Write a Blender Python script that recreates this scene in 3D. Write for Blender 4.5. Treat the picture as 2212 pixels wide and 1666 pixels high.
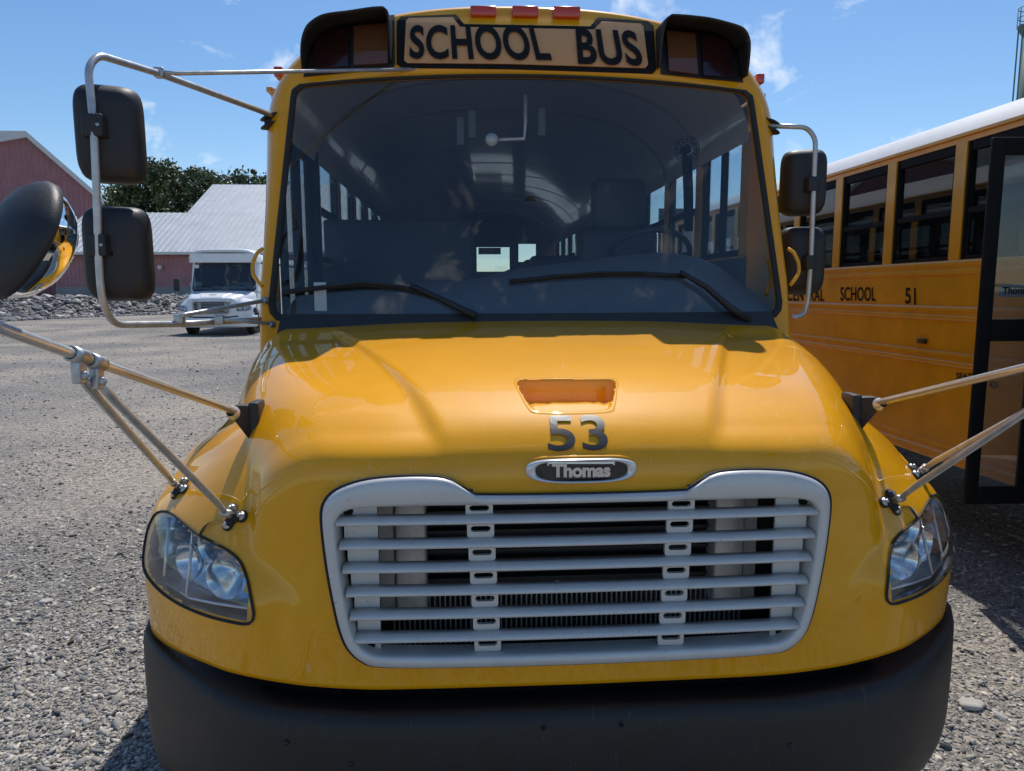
import bpy, bmesh, math, random
import numpy as np
from mathutils import Vector, Matrix

random.seed(7); rng = np.random.default_rng(7)
for o in list(bpy.data.objects): bpy.data.objects.remove(o, do_unlink=True)
S = bpy.context.scene
col = S.collection

# ------------------------------------------------------------------ camera
FPX, CX, CY = 1560.0, 1106.0, 833.0          # focal length and centre in a 2212 px wide picture
CAM = np.array([-.2814, 0.0, 1.70])
_y, _p, _r = np.radians([3.51712, 7.41695, -0.21344])
CF = np.array([math.sin(_y)*math.cos(_p), math.cos(_y)*math.cos(_p), -math.sin(_p)])
CR = np.array([math.cos(_y), -math.sin(_y), 0.0]); CU = np.cross(CR, CF)
CR, CU = CR*math.cos(_r)+CU*math.sin(_r), -CR*math.sin(_r)+CU*math.cos(_r)
cd = bpy.data.cameras.new('camera'); cam = bpy.data.objects.new('camera', cd); col.objects.link(cam)
cd.sensor_width = 36; cd.lens = FPX/2212*36; cd.clip_start = .05; cd.clip_end = 3000
M = Matrix.Identity(4)
for i in range(3):
    M[i][0], M[i][1], M[i][2], M[i][3] = CR[i], CU[i], -CF[i], CAM[i]
cam.matrix_world = M
S.camera = cam

# ------------------------------------------------------------------ light
SUN = np.array([.14, .56, 1.0]); SUN /= np.linalg.norm(SUN)
EL = math.asin(SUN[2]); AZ = math.atan2(SUN[0], SUN[1])
sd = bpy.data.lights.new('sun', 'SUN'); sd.energy = 2.1; sd.angle = math.radians(.53); sd.color = (1, .955, .88)
so = bpy.data.objects.new('sun', sd); col.objects.link(so)
so.rotation_euler = Vector(SUN).to_track_quat('Z', 'Y').to_euler(); so.location = (0, 10, 30)
W = bpy.data.worlds.new('World'); S.world = W; W.use_nodes = True
nt = W.node_tree; nt.nodes.clear()
def N(t, nt, **k):
    n = nt.nodes.new(t)
    for a, b in k.items(): setattr(n, a, b)
    return n
sky = N('ShaderNodeTexSky', nt, sky_type='NISHITA', sun_disc=False, sun_elevation=EL, sun_rotation=AZ, altitude=100, air_density=1.0, dust_density=.5, ozone_density=2.6)
tc = N('ShaderNodeTexCoord', nt)
mp = N('ShaderNodeMapping', nt); mp.inputs['Scale'].default_value = (1.0, 1.0, 1.7); mp.inputs['Location'].default_value = (3.1, -2.0, .5)
n1 = N('ShaderNodeTexNoise', nt); n1.inputs['Scale'].default_value = 7.5; n1.inputs['Detail'].default_value = 8; n1.inputs['Roughness'].default_value = .58; n1.inputs['Distortion'].default_value = .35
n2 = N('ShaderNodeTexNoise', nt); n2.inputs['Scale'].default_value = 2.3; n2.inputs['Detail'].default_value = 3
ad = N('ShaderNodeMath', nt, operation='MULTIPLY_ADD'); ad.inputs[1].default_value = .55
rp = N('ShaderNodeValToRGB', nt); rp.color_ramp.elements[0].position = .872; rp.color_ramp.elements[1].position = 1.03
rp.color_ramp.elements[1].color = (.7, .7, .7, 1)
mx = N('ShaderNodeMix', nt, data_type='RGBA'); mx.inputs['B'].default_value = (8.2, 8.6, 9.0, 1)
bg = N('ShaderNodeBackground', nt); bg.inputs['Strength'].default_value = .064
wo = N('ShaderNodeOutputWorld', nt)
L = nt.links.new
L(tc.outputs['Generated'], mp.inputs['Vector']); L(mp.outputs[0], n1.inputs['Vector']); L(mp.outputs[0], n2.inputs['Vector'])
L(n2.outputs['Fac'], ad.inputs[0]); L(n1.outputs['Fac'], ad.inputs[2]); L(ad.outputs[0], rp.inputs[0])
L(rp.outputs['Color'], mx.inputs['Factor']); hs = N('ShaderNodeHueSaturation', nt); hs.inputs['Saturation'].default_value = 1.22; L(sky.outputs[0], hs.inputs['Color']); L(hs.outputs[0], mx.inputs['A']); L(mx.outputs['Result'], bg.inputs[0]); L(bg.outputs[0], wo.inputs[0])
vs = S.view_settings; vs.view_transform = 'Standard'; vs.look = 'None'; vs.exposure = 1.0; vs.gamma = 1; vs.use_curve_mapping = False
S.render.engine = 'CYCLES'
S.cycles.max_bounces = 10; S.cycles.transparent_max_bounces = 24; S.cycles.diffuse_bounces = 4
S.cycles.caustics_reflective = False; S.cycles.caustics_refractive = False

# ------------------------------------------------------------------ photo pixel -> point on a given plane
def pdir(px, py): return CR*(px-CX)+CU*(CY-py)+CF*FPX
def U(px, py, **k):
    d = pdir(px, py)
    for i, a in enumerate('xyz'):
        if a in k: return CAM+d*(k[a]-CAM[i])/d[i]

# ------------------------------------------------------------------ materials
MATS = {}
def mat(name, color, rough=.5, metal=0, coat=0, var=0, vscale=8, bump=0, bscale=200, spec=.5, trans=0, emit=None, specks=0, coatrough=.04, alpha=None, dirt=None):
    if name in MATS: return MATS[name]
    m = bpy.data.materials.new(name); m.use_nodes = True; MATS[name] = m
    t = m.node_tree; b = t.nodes['Principled BSDF']; K = t.links.new
    b.inputs['Base Color'].default_value = (*color, 1); b.inputs['Roughness'].default_value = rough
    b.inputs['Metallic'].default_value = metal; b.inputs['Coat Weight'].default_value = coat; b.inputs['Coat Roughness'].default_value = coatrough
    b.inputs['Specular IOR Level'].default_value = spec; b.inputs['Transmission Weight'].default_value = trans
    if emit: b.inputs['Emission Color'].default_value = (*emit[0], 1); b.inputs['Emission Strength'].default_value = emit[1]
    tcn = N('ShaderNodeTexCoord', t)
    cur = None
    if var:
        n = N('ShaderNodeTexNoise', t); n.inputs['Scale'].default_value = vscale; n.inputs['Detail'].default_value = 6; n.inputs['Roughness'].default_value = .65
        K(tcn.outputs['Object'], n.inputs['Vector'])
        r = N('ShaderNodeValToRGB', t); e = r.color_ramp.elements
        e[0].position = .3; e[1].position = .7
        e[0].color = (*[c*(1-var) for c in color], 1); e[1].color = (*[min(1, c*(1+var)) for c in color], 1)
        K(n.outputs['Fac'], r.inputs[0]); cur = r.outputs['Color']
        rr = N('ShaderNodeMapRange', t); rr.inputs['To Min'].default_value = max(0, rough*(1-.6*min(1, var*2))); rr.inputs['To Max'].default_value = min(1, rough*(1+.6*min(1, var*2)))
        K(n.outputs['Fac'], rr.inputs['Value']); K(rr.outputs[0], b.inputs['Roughness'])
    if specks:
        v = N('ShaderNodeTexNoise', t); v.inputs['Scale'].default_value = 130; v.inputs['Detail'].default_value = 2
        K(tcn.outputs['Object'], v.inputs['Vector'])
        r2 = N('ShaderNodeValToRGB', t); r2.color_ramp.elements[0].position = .70; r2.color_ramp.elements[1].position = .76
        K(v.outputs['Fac'], r2.inputs[0])
        mm = N('ShaderNodeMix', t, data_type='RGBA'); mm.inputs['B'].default_value = (*(dirt or (.05, .04, .03)), 1)
        ml = N('ShaderNodeMath', t, operation='MULTIPLY'); ml.inputs[1].default_value = specks
        K(r2.outputs['Color'], ml.inputs[0]); K(ml.outputs[0], mm.inputs['Factor'])
        if cur: K(cur, mm.inputs['A'])
        else: mm.inputs['A'].default_value = (*color, 1)
        cur = mm.outputs['Result']
    if cur: K(cur, b.inputs['Base Color'])
    if bump:
        n = N('ShaderNodeTexNoise', t); n.inputs['Scale'].default_value = bscale; n.inputs['Detail'].default_value = 4
        K(tcn.outputs['Object'], n.inputs['Vector'])
        bn = N('ShaderNodeBump', t); bn.inputs['Strength'].default_value = bump; bn.inputs['Distance'].default_value = .01
        K(n.outputs['Fac'], bn.inputs['Height']); K(bn.outputs[0], b.inputs['Normal'])
    return m
def scuff(m, pale=(.80, .52, .22), gain=1.0):
    # pale hairline scratches and dried spots on the paint
    t = m.node_tree; b = t.nodes['Principled BSDF']; K = t.links.new
    src = b.inputs['Base Color'].links[0].from_socket
    tcn = N('ShaderNodeTexCoord', t); cur = src
    for sc, rot, p0, p1, amt in (((160, 9, 9), .5, .70, .74, .35), ((140, 10, 10), -.7, .71, .75, .3), ((38, 16, 16), 0, .73, .78, .5)):
        mp = N('ShaderNodeMapping', t); mp.inputs['Scale'].default_value = sc; mp.inputs['Rotation'].default_value = (0, 0, rot)
        n = N('ShaderNodeTexNoise', t); n.inputs['Scale'].default_value = 1; n.inputs['Detail'].default_value = 2
        K(tcn.outputs['Object'], mp.inputs[0]); K(mp.outputs[0], n.inputs['Vector'])
        r = N('ShaderNodeMapRange', t); r.inputs['From Min'].default_value = p0; r.inputs['From Max'].default_value = p1; r.inputs['To Max'].default_value = min(1, amt*gain); K(n.outputs['Fac'], r.inputs['Value'])
        mm = N('ShaderNodeMix', t, data_type='RGBA'); mm.inputs['B'].default_value = (*pale, 1); K(r.outputs[0], mm.inputs['Factor']); K(cur, mm.inputs['A']); cur = mm.outputs['Result']
    K(cur, b.inputs['Base Color'])
def glass(name, tint, rough=0.0, dust=0.0, ior=1.5, dustcol=(.5, .52, .55)):
    m = bpy.data.materials.new(name); m.use_nodes = True; MATS[name] = m
    t = m.node_tree; t.nodes.clear(); K = t.links.new
    tr = N('ShaderNodeBsdfTransparent', t); tr.inputs[0].default_value = (*tint, 1)
    gl = N('ShaderNodeBsdfGlossy', t); gl.inputs['Roughness'].default_value = rough; gl.inputs[0].default_value = (1, 1, 1, 1)
    lw = N('ShaderNodeLayerWeight', t); lw.inputs[0].default_value = .5
    pw = N('ShaderNodeMath', t, operation='POWER'); pw.inputs[1].default_value = 5; K(lw.outputs['Facing'], pw.inputs[0])
    fr = N('ShaderNodeMath', t, operation='MULTIPLY_ADD'); fr.inputs[1].default_value = .94; fr.inputs[2].default_value = .06; K(pw.outputs[0], fr.inputs[0])
    ms = N('ShaderNodeMixShader', t); out = N('ShaderNodeOutputMaterial', t)
    K(fr.outputs[0], ms.inputs[0]); K(tr.outputs[0], ms.inputs[1]); K(gl.outputs[0], ms.inputs[2])
    last = ms.outputs[0]
    if dust:
        df = N('ShaderNodeBsdfDiffuse', t); df.inputs[0].default_value = (*dustcol, 1)
        tcn = N('ShaderNodeTexCoord', t); n = N('ShaderNodeTexNoise', t); n.inputs['Scale'].default_value = 3.0; n.inputs['Detail'].default_value = 8; n.inputs['Roughness'].default_value = .7
        K(tcn.outputs['Object'], n.inputs['Vector'])
        mr = N('ShaderNodeMapRange', t); mr.inputs['From Min'].default_value = .3; mr.inputs['From Max'].default_value = .75
        mr.inputs['To Min'].default_value = dust*.4; mr.inputs['To Max'].default_value = dust*1.5; K(n.outputs['Fac'], mr.inputs['Value'])
        m2 = N('ShaderNodeMixShader', t); K(mr.outputs[0], m2.inputs[0]); K(last, m2.inputs[1]); K(df.outputs[0], m2.inputs[2]); last = m2.outputs[0]
    K(last, out.inputs[0])
    return m

YEL = (.88, .385, .004)
mat('yellow', YEL, .45, coat=.85, coatrough=.015, spec=.1, var=.05, vscale=5, specks=.35, dirt=(.13, .09, .03))
scuff(MATS['yellow'])
mat('yellow_side', (.84, .375, .008), .32, coat=.35, var=.16, vscale=2.8, coatrough=.12)
mat('white', (.80, .81, .82), .35, coat=.4, var=.04, vscale=4)
mat('roof_white', (.50, .50, .51), .45, var=.06, vscale=3)
mat('black_plastic', (.022, .022, .024), .52, var=.25, vscale=18, bump=.10, bscale=400)
mat('bumper', (.0185, .017, .0155), .55, var=.22, vscale=6, bump=.12, bscale=500, specks=.5, dirt=(.10, .09, .08))
scuff(MATS['bumper'], (.085, .08, .075), 1.3)
mat('black_matte', (.008, .008, .008), .75, spec=.25)
mat('decal', (.028, .028, .030), .42)
mat('black_gloss', (.012, .012, .013), .22, coat=.4)
mat('rubber', (.02, .02, .021), .75, var=.2, vscale=30)
mat('chrome', (.70, .70, .70), .22, metal=.5, var=.10, vscale=40)
mat('steel', (.52, .52, .515), .32, metal=.45, var=.22, vscale=25)
mat('zinc', (.50, .51, .52), .48, metal=1, var=.25, vscale=60)
mat('mirror', (.92, .92, .92), .01, metal=1)
mat('grille', (.62, .615, .60), .40, metal=.15, var=.05, vscale=12, specks=.55, dirt=(.06, .05, .045))
mat('aluminium', (.62, .62, .62), .42, metal=.4, var=.25, vscale=14)
mat('core', (.025, .025, .027), .6)
mat('sign_orange', (.66, .33, .13), .42, var=.02, vscale=6, specks=.2)
mat('lens_red', (.03, .008, .008), .18, coat=.6)
mat('lens_amber', (.15, .06, .024), .2, coat=.6)
mat('lens_bright', (.55, .05, .015), .15, coat=.6)
mat('dash', (.10, .112, .12), .55, var=.12, vscale=10, bump=.2, bscale=300)
mat('seat', (.032, .035, .042), .5, var=.2, vscale=12)
mat('interior', (.10, .105, .11), .6)
mat('ceiling', (.72, .74, .75), .20, coat=1.0, coatrough=.06, var=.03)
mat('paper', (.75, .75, .72), .7)
mat('silver_text', (.62, .63, .65), .25, metal=1)
mat('asphalt_dark', (.02, .02, .02), .9)
glass('windshield', (.84, .88, .90), 0, .028)
glass('side_glass', (.76, .84, .88), 0, .006)
glass('dark_reflect_glass', (.28, .31, .33), 0, .01)  # darkened panes for the second bus, imitating dark reflections in its windows
glass('lens_clear', (.92, .93, .94), .02, .05, dustcol=(.55, .55, .52))
mat('reflector', (.82, .82, .82), .16, metal=1)
mat('lamp_shell', (.70, .71, .73), .20, metal=1, var=.1)
mat('barn_red', (.40, .19, .20), .6, var=.15, vscale=1.2)
mat('barn_trim', (.66, .66, .65), .55, var=.05, vscale=3)
mat('metal_roof', (.50, .515, .53), .42, metal=.35, var=.08, vscale=.7)
mat('concrete', (.30, .29, .28), .85, var=.15, vscale=3)
mat('rock', (.22, .205, .195), .85, var=.35, vscale=3.5, bump=.6, bscale=18)
mat('rock_light', (.42, .39, .36), .85, var=.3, vscale=4, bump=.6, bscale=18)
mat('rock_dark', (.10, .098, .10), .85, var=.3, vscale=4, bump=.6, bscale=18)
mat('bark', (.09, .065, .045), .9, var=.3, vscale=6)
mat('tower_green', (.10, .17, .15), .5, var=.1)

def foliage(name, c1, c2):
    m = mat(name, c1, .55); t = m.node_tree; b = t.nodes['Principled BSDF']
    g = N('ShaderNodeNewGeometry', t); r = N('ShaderNodeValToRGB', t)
    r.color_ramp.elements[0].color = (*c1, 1); r.color_ramp.elements[1].color = (*c2, 1)
    t.links.new(g.outputs['Random Per Island'], r.inputs[0]); t.links.new(r.outputs[0], b.inputs['Base Color'])
    b.inputs['Subsurface Weight'].default_value = 0
    return m
foliage('leaf', (.045, .072, .024), (.12, .155, .055))
foliage('needle', (.035, .058, .03), (.075, .105, .045))
def stonemat(name, cols):
    m = mat(name, cols[0], .8, bump=.3, bscale=90); t = m.node_tree; b = t.nodes['Principled BSDF']
    g = N('ShaderNodeNewGeometry', t); r = N('ShaderNodeValToRGB', t); r.color_ramp.interpolation = 'LINEAR'
    r.color_ramp.elements[0].color = (*cols[0], 1); r.color_ramp.elements[1].color = (*cols[-1], 1)
    for i, c in enumerate(cols[1:-1]): e = r.color_ramp.elements.new((i+1)/(len(cols)-1)); e.color = (*c, 1)
    t.links.new(g.outputs['Random Per Island'], r.inputs[0]); t.links.new(r.outputs[0], b.inputs['Base Color'])
stonemat('pebble', [(.08, .079, .078), (.36, .342, .316), (.18, .174, .168), (.55, .50, .43), (.29, .277, .262), (.46, .435, .41), (.13, .127, .124), (.68, .61, .51)])

# gravel ground
g = mat('gravel', (.2, .2, .2), .9); t = g.node_tree; b = t.nodes['Principled BSDF']; K = t.links.new
tcn = N('ShaderNodeTexCoord', t)
v1 = N('ShaderNodeTexVoronoi', t); v1.inputs['Scale'].default_value = 55; v2 = N('ShaderNodeTexVoronoi', t); v2.inputs['Scale'].default_value = 19
nz = N('ShaderNodeTexNoise', t); nz.inputs['Scale'].default_value = .35; nz.inputs['Detail'].default_value = 7
nf = N('ShaderNodeTexNoise', t); nf.inputs['Scale'].default_value = 160; nf.inputs['Detail'].default_value = 3
for q in (v1, v2, nz, nf): K(tcn.outputs['Object'], q.inputs['Vector'])
rp1 = N('ShaderNodeValToRGB', t); e = rp1.color_ramp.elements
e[0].color = (.062, .060, .061, 1); e[1].color = (.20, .19, .178, 1); q = e.new(.5); q.color = (.122, .119, .117, 1)
sepc = N('ShaderNodeSeparateColor', t); K(v1.outputs['Color'], sepc.inputs[0]); K(sepc.outputs[0], rp1.inputs[0])
rp2 = N('ShaderNodeValToRGB', t); e = rp2.color_ramp.elements; e[0].position = .40; e[1].position = .62
e[0].color = (1.4, 1.35, 1.29, 1); e[1].color = (2.45, 2.22, 1.90, 1); K(nz.outputs['Fac'], rp2.inputs[0])
mu = N('ShaderNodeMix', t, data_type='RGBA', blend_type='MULTIPLY'); mu.inputs['Factor'].default_value = 1
K(rp1.outputs[0], mu.inputs['A']); K(rp2.outputs[0], mu.inputs['B'])
K(mu.outputs['Result'], b.inputs['Base Color'])
b1 = N('ShaderNodeBump', t); b1.inputs['Strength'].default_value = .9; b1.inputs['Distance'].default_value = .012; b1.invert = True
K(v1.outputs['Distance'], b1.inputs['Height'])
b2 = N('ShaderNodeBump', t); b2.inputs['Strength'].default_value = .6; b2.inputs['Distance'].default_value = .02; b2.invert = True
K(v2.outputs['Distance'], b2.inputs['Height']); K(b1.outputs[0], b2.inputs['Normal']); K(b2.outputs[0], b.inputs['Normal'])

# ------------------------------------------------------------------ mesh helpers
class MB:
    def __init__(s): s.v = []; s.f = []; s.smooth = []
    def add(s, v, f, smooth=False):
        o = len(s.v); s.v += [tuple(map(float, p)) for p in v]; s.f += [tuple(i+o for i in q) for q in f]; s.smooth += [smooth]*len(f); return s
    def box(s, a, b, bev=0):
        x0, y0, z0 = a; x1, y1, z1 = b
        if not bev:
            return s.add([(x0,y0,z0),(x1,y0,z0),(x1,y1,z0),(x0,y1,z0),(x0,y0,z1),(x1,y0,z1),(x1,y1,z1),(x0,y1,z1)],
                     [(0,3,2,1),(4,5,6,7),(0,1,5,4),(1,2,6,5),(2,3,7,6),(3,0,4,7)])
        bm = bmesh.new(); bmesh.ops.create_cube(bm, size=1)
        for v in bm.verts: v.co = Vector(((x0+x1)/2+v.co.x*(x1-x0), (y0+y1)/2+v.co.y*(y1-y0), (z0+z1)/2+v.co.z*(z1-z0)))
        bmesh.ops.bevel(bm, geom=bm.edges[:], offset=bev, segments=3, affect='EDGES', profile=.5)
        return s.bm(bm, True)
    def bm(s, bm, smooth=False):
        bm.verts.index_update()
        s.add([v.co[:] for v in bm.verts], [[v.index for v in f.verts] for f in bm.faces], smooth); bm.free(); return s
    def grid(s, P, closed=False, smooth=True, flip=False):
        # P: (n,m,3)
        n, m = P.shape[:2]; f = []
        for i in range(n-1):
            for j in range(m if closed else m-1):
                k = (j+1) % m
                q = (i*m+j, i*m+k, (i+1)*m+k, (i+1)*m+j)
                f.append(q[::-1] if flip else q)
        return s.add(P.reshape(-1, 3), f, smooth)
    def tube(s, path, r, n=12, cap=True, fillet=0):
        P = [np.array(p, float) for p in path]
        if fillet:
            Q = [P[0]]
            for i in range(1, len(P)-1):
                a = P[i-1]-P[i]; c = P[i+1]-P[i]; la, lc = np.linalg.norm(a), np.linalg.norm(c)
                k = min(fillet, la*.45, lc*.45); A = P[i]+a/la*k; Cc = P[i]+c/lc*k
                for u in np.linspace(0, 1, 8): Q.append((1-u)**2*A+2*u*(1-u)*P[i]+u*u*Cc)
            Q.append(P[-1]); P = Q
        R = r if hasattr(r, '__len__') else [r]*len(P)
        if fillet and hasattr(r, '__len__'): R = [r[0]]*len(P)
        T = [P[min(i+1, len(P)-1)]-P[max(i-1, 0)] for i in range(len(P))]; T = [q/np.linalg.norm(q) for q in T]
        up = np.array([0, 0, 1.]) if abs(T[0][2]) < .9 else np.array([1., 0, 0])
        X = np.cross(T[0], up); X /= np.linalg.norm(X); G = []
        for p, q, rr in zip(P, T, R):
            X = X-q*(X@q); X /= np.linalg.norm(X); Y = np.cross(q, X)
            G.append([p+rr*(math.cos(2*math.pi*k/n)*X+math.sin(2*math.pi*k/n)*Y) for k in range(n)])
        G = np.array(G); o = len(s.v); s.grid(G, closed=True)
        if cap:
            m = len(P)*n
            s.f += [tuple(o+k for k in range(n))[::-1], tuple(o+m-n+k for k in range(n))]; s.smooth += [False, False]
        return s
    def revolve(s, prof, c, axis, n=32, smooth=True):
        # prof: [(r,h)] around axis through c
        a = np.array(axis, float); a /= np.linalg.norm(a)
        up = np.array([0, 0, 1.]) if abs(a[2]) < .9 else np.array([1., 0, 0])
        X = np.cross(a, up); X /= np.linalg.norm(X); Y = np.cross(a, X); c = np.array(c, float)
        P = np.array([[c+a*h+r*(math.cos(2*math.pi*k/n)*X+math.sin(2*math.pi*k/n)*Y) for k in range(n)] for r, h in prof])
        return s.grid(P, closed=True, smooth=smooth)
    def prism(s, poly, f0, f1):
        # poly: list of 2D, f0/f1 map (a,b)->3D
        n = len(poly); v = [f0(*p) for p in poly]+[f1(*p) for p in poly]
        f = [tuple(range(n))[::-1], tuple(range(n, 2*n))]+[(i, (i+1) % n, n+(i+1) % n, n+i) for i in range(n)]
        return s.add(v, f)
    def mesh(s, name):
        me = bpy.data.meshes.new(name); me.from_pydata(s.v, [], s.f); 
        me.polygons.foreach_set('use_smooth', s.smooth); me.update()
        bm = bmesh.new(); bm.from_mesh(me); bmesh.ops.recalc_face_normals(bm, faces=bm.faces[:]); bm.to_mesh(me); bm.free()
        return me
def link(o, parent=None):
    col.objects.link(o)
    if parent: o.parent = parent
    return o
def obj(name, mb, m, parent=None, loc=None):
    me = mb.mesh(name) if isinstance(mb, MB) else mb
    if m and not me.materials: me.materials.append(MATS[m])
    o = bpy.data.objects.new(name, me); link(o, parent)
    if loc is not None: o.location = loc
    return o
def share(o, parent, name=None, loc=None, rot=None, scale=None, m=None):
    c = o.copy(); c.name = name or o.name.split('.')[0]; col.objects.link(c); c.parent = parent
    if loc is not None: c.location = loc
    if rot is not None: c.rotation_euler = rot
    if scale is not None: c.scale = scale
    if m: c.material_slots[0].link = 'OBJECT'; c.material_slots[0].material = MATS[m]
    return c
def tag(o, label, cat, group=None):
    o['label'] = label; o['category'] = cat
    if group: o['group'] = group
    return o
def struct(o): o['kind'] = 'structure'; return o
def stuff(o): o['kind'] = 'stuff'; return o
def empty(name, loc, rz=0):
    o = bpy.data.objects.new(name, None); col.objects.link(o); o.location = loc; o.rotation_euler = (0, 0, rz); o.empty_display_size = .3; return o
def solid(o, th, off=-1):
    md = o.modifiers.new('thickness', 'SOLIDIFY'); md.thickness = th; md.offset = off; return o

def interp(x, xs, ys):
    xs = np.asarray(xs, float); ys = np.asarray(ys, float); h = np.diff(xs); d = np.diff(ys)/h
    m = np.zeros_like(xs)
    for i in range(1, len(xs)-1):
        if d[i-1]*d[i] > 0:
            w1 = 2*h[i]+h[i-1]; w2 = h[i]+2*h[i-1]; m[i] = (w1+w2)/(w1/d[i-1]+w2/d[i])
    m[0] = d[0]; m[-1] = d[-1]
    x = np.asarray(x, float); k = np.clip(np.searchsorted(xs, x)-1, 0, len(h)-1)
    t = np.clip((x-xs[k])/h[k], 0, 1)
    r = (2*t**3-3*t**2+1)*ys[k]+(t**3-2*t**2+t)*h[k]*m[k]+(-2*t**3+3*t**2)*ys[k+1]+(t**3-t**2)*h[k]*m[k+1]
    r = np.where(x < xs[0], ys[0]+m[0]*(x-xs[0]), r)
    return np.where(x > xs[-1], ys[-1]+m[-1]*(x-xs[-1]), r)
def smax(a, b, k):
    h = np.clip(.5+.5*(a-b)/k, 0, 1); return b+(a-b)*h+k*h*(1-h)
def sstep(a, b, x):
    t = np.clip((x-a)/(b-a), 0, 1); return t*t*(3-2*t)

# ================================================================== SETTING
BA = np.array([-23.5, 36.0]); BN = np.array([-.862, .507]); BE = np.array([.507, .862])
def gh(x, y):
    x = np.asarray(x, float); y = np.asarray(y, float)
    base = np.clip(.0125*(y-9), 0, .42)+.02*np.sin(x*.9+1)*np.sin(y*.7)*sstep(4, 10, y)
    s = (x-BA[0])*BN[0]+(y-BA[1])*BN[1]
    return base+1.03*sstep(0, 2.7, s)
gx = np.unique(np.concatenate([np.linspace(-600, -60, 14), np.linspace(-60, -6, 110), np.linspace(-6, 8, 57), np.linspace(8, 60, 14), np.linspace(60, 600, 12)]))
gy = np.unique(np.concatenate([np.linspace(-200, -6, 10), np.linspace(-6, 14, 61), np.linspace(14, 75, 125), np.linspace(75, 900, 20)]))
GX, GY = np.meshgrid(gx, gy, indexing='ij')
ground = struct(obj('ground', MB().grid(np.dstack([GX, GY, gh(GX, GY)])), 'gravel'))

# ---- loose pebbles on the lot (nobody could count them)
ico = bmesh.new(); bmesh.ops.create_icosphere(ico, subdivisions=1, radius=1); ico.verts.index_update()
IV = np.array([v.co[:] for v in ico.verts]); IF = np.array([[v.index for v in f.verts] for f in ico.faces]); ico.free()
def scatter(name, xs, ys, size, flat, mname):
    n = len(xs); a = rng.uniform(0, 2*math.pi, n)
    V = IV[None]*rng.uniform(.58, 1.25, (n, len(IV), 1))
    sx, sy, sz = size*rng.uniform(.8, 1.5, n), size*rng.uniform(.6, 1.0, n), size*flat*rng.uniform(.6, 1.2, n)
    V = V*np.stack([sx, sy, sz], 1)[:, None]
    tx, ty = rng.normal(0, .35, n), rng.normal(0, .35, n)
    V[..., 2] += V[..., 0]*tx[:, None]+V[..., 1]*ty[:, None]
    c, s = np.cos(a)[:, None], np.sin(a)[:, None]
    X = V[..., 0]*c-V[..., 1]*s+xs[:, None]; Y = V[..., 0]*s+V[..., 1]*c+ys[:, None]
    Z = V[..., 2]+(gh(xs, ys)+sz*.25)[:, None]
    P = np.stack([X, Y, Z], -1).reshape(-1, 3); Fc = (IF[None]+(np.arange(n)*len(IV))[:, None, None]).reshape(-1, 3)
    me = bpy.data.meshes.new(name); me.vertices.add(len(P)); me.vertices.foreach_set('co', P.ravel())
    me.loops.add(Fc.size); me.loops.foreach_set('vertex_index', Fc.ravel().astype(np.int32))
    me.polygons.add(len(Fc)); me.polygons.foreach_set('loop_start', np.arange(0, Fc.size, 3, dtype=np.int32)); me.polygons.foreach_set('loop_total', np.full(len(Fc), 3, dtype=np.int32))
    me.update(); me.validate(); me.materials.append(MATS[mname])
    o = bpy.data.objects.new(name, me); col.objects.link(o); return o
def wedge(n, y0, y1, p, side):
    # points of the lot left or right of the bus, denser towards the viewer
    y = y0+(y1-y0)*rng.random(n)**p
    if side < 0: x = rng.uniform(-1, 0, n)*(y*.86-.55)-.9
    else: x = 1.0+rng.random(n)*(y*.62+.35)
    return x, y
def wedge(n, y0, y1, side):
    # points of the lot left or right of the bus, even in the picture, so denser towards the viewer
    y = 1/(1/y0+rng.random(n)*(1/y1-1/y0))
    if side < 0: x = rng.uniform(-1, 0, n)*(y*.90-.55)-.9+rng.random(n)*.5*(y > 6)
    else: x = 1.0+rng.random(n)*(y*.62+.35)
    return x, y
X1, Y1 = wedge(62000, 2.15, 34, -1); X2, Y2 = wedge(14000, 2.0, 6, 1); X3 = np.zeros(0); Y3 = np.zeros(0)
patch = lambda x, y: (np.sin(x*2.1+1.3*np.sin(y*1.7))+np.sin(y*1.3-x*.8)+rng.normal(0, .8, len(x))) > -1.1
XX = np.concatenate([X1, X2, X3]); YY = np.concatenate([Y1, Y2, Y3]); kp = patch(XX, YY); XX, YY = XX[kp], YY[kp]
sz = np.exp(rng.normal(math.log(.0062), .42, len(XX)))*(1+.075*YY)
stuff(scatter('gravel_stones', XX, YY, np.clip(sz, .004, .05), .42, 'pebble'))['label'] = 'loose grey crushed gravel covering the lot'
for (px, py, r, lb) in [(100, 1302, .030, 'tan rounded stone lying alone in the gravel left of the bus'), (2098, 1527, .042, 'flat grey oval stone in the gravel right of the bumper')]:
    p = U(px, py, z=0); bmx = bmesh.new(); bmesh.ops.create_icosphere(bmx, subdivisions=3, radius=1)
    for v in bmx.verts: v.co = Vector((v.co.x*r*1.25, v.co.y*r*.9, v.co.z*r*.42))*(1+.08*math.sin(3*v.co.x+5*v.co.y))
    o = obj('stone', MB().bm(bmx, True), 'rock_light', loc=(p[0], p[1], float(gh(p[0], p[1]))+r*.3)); tag(o, lb, 'stone')

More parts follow.
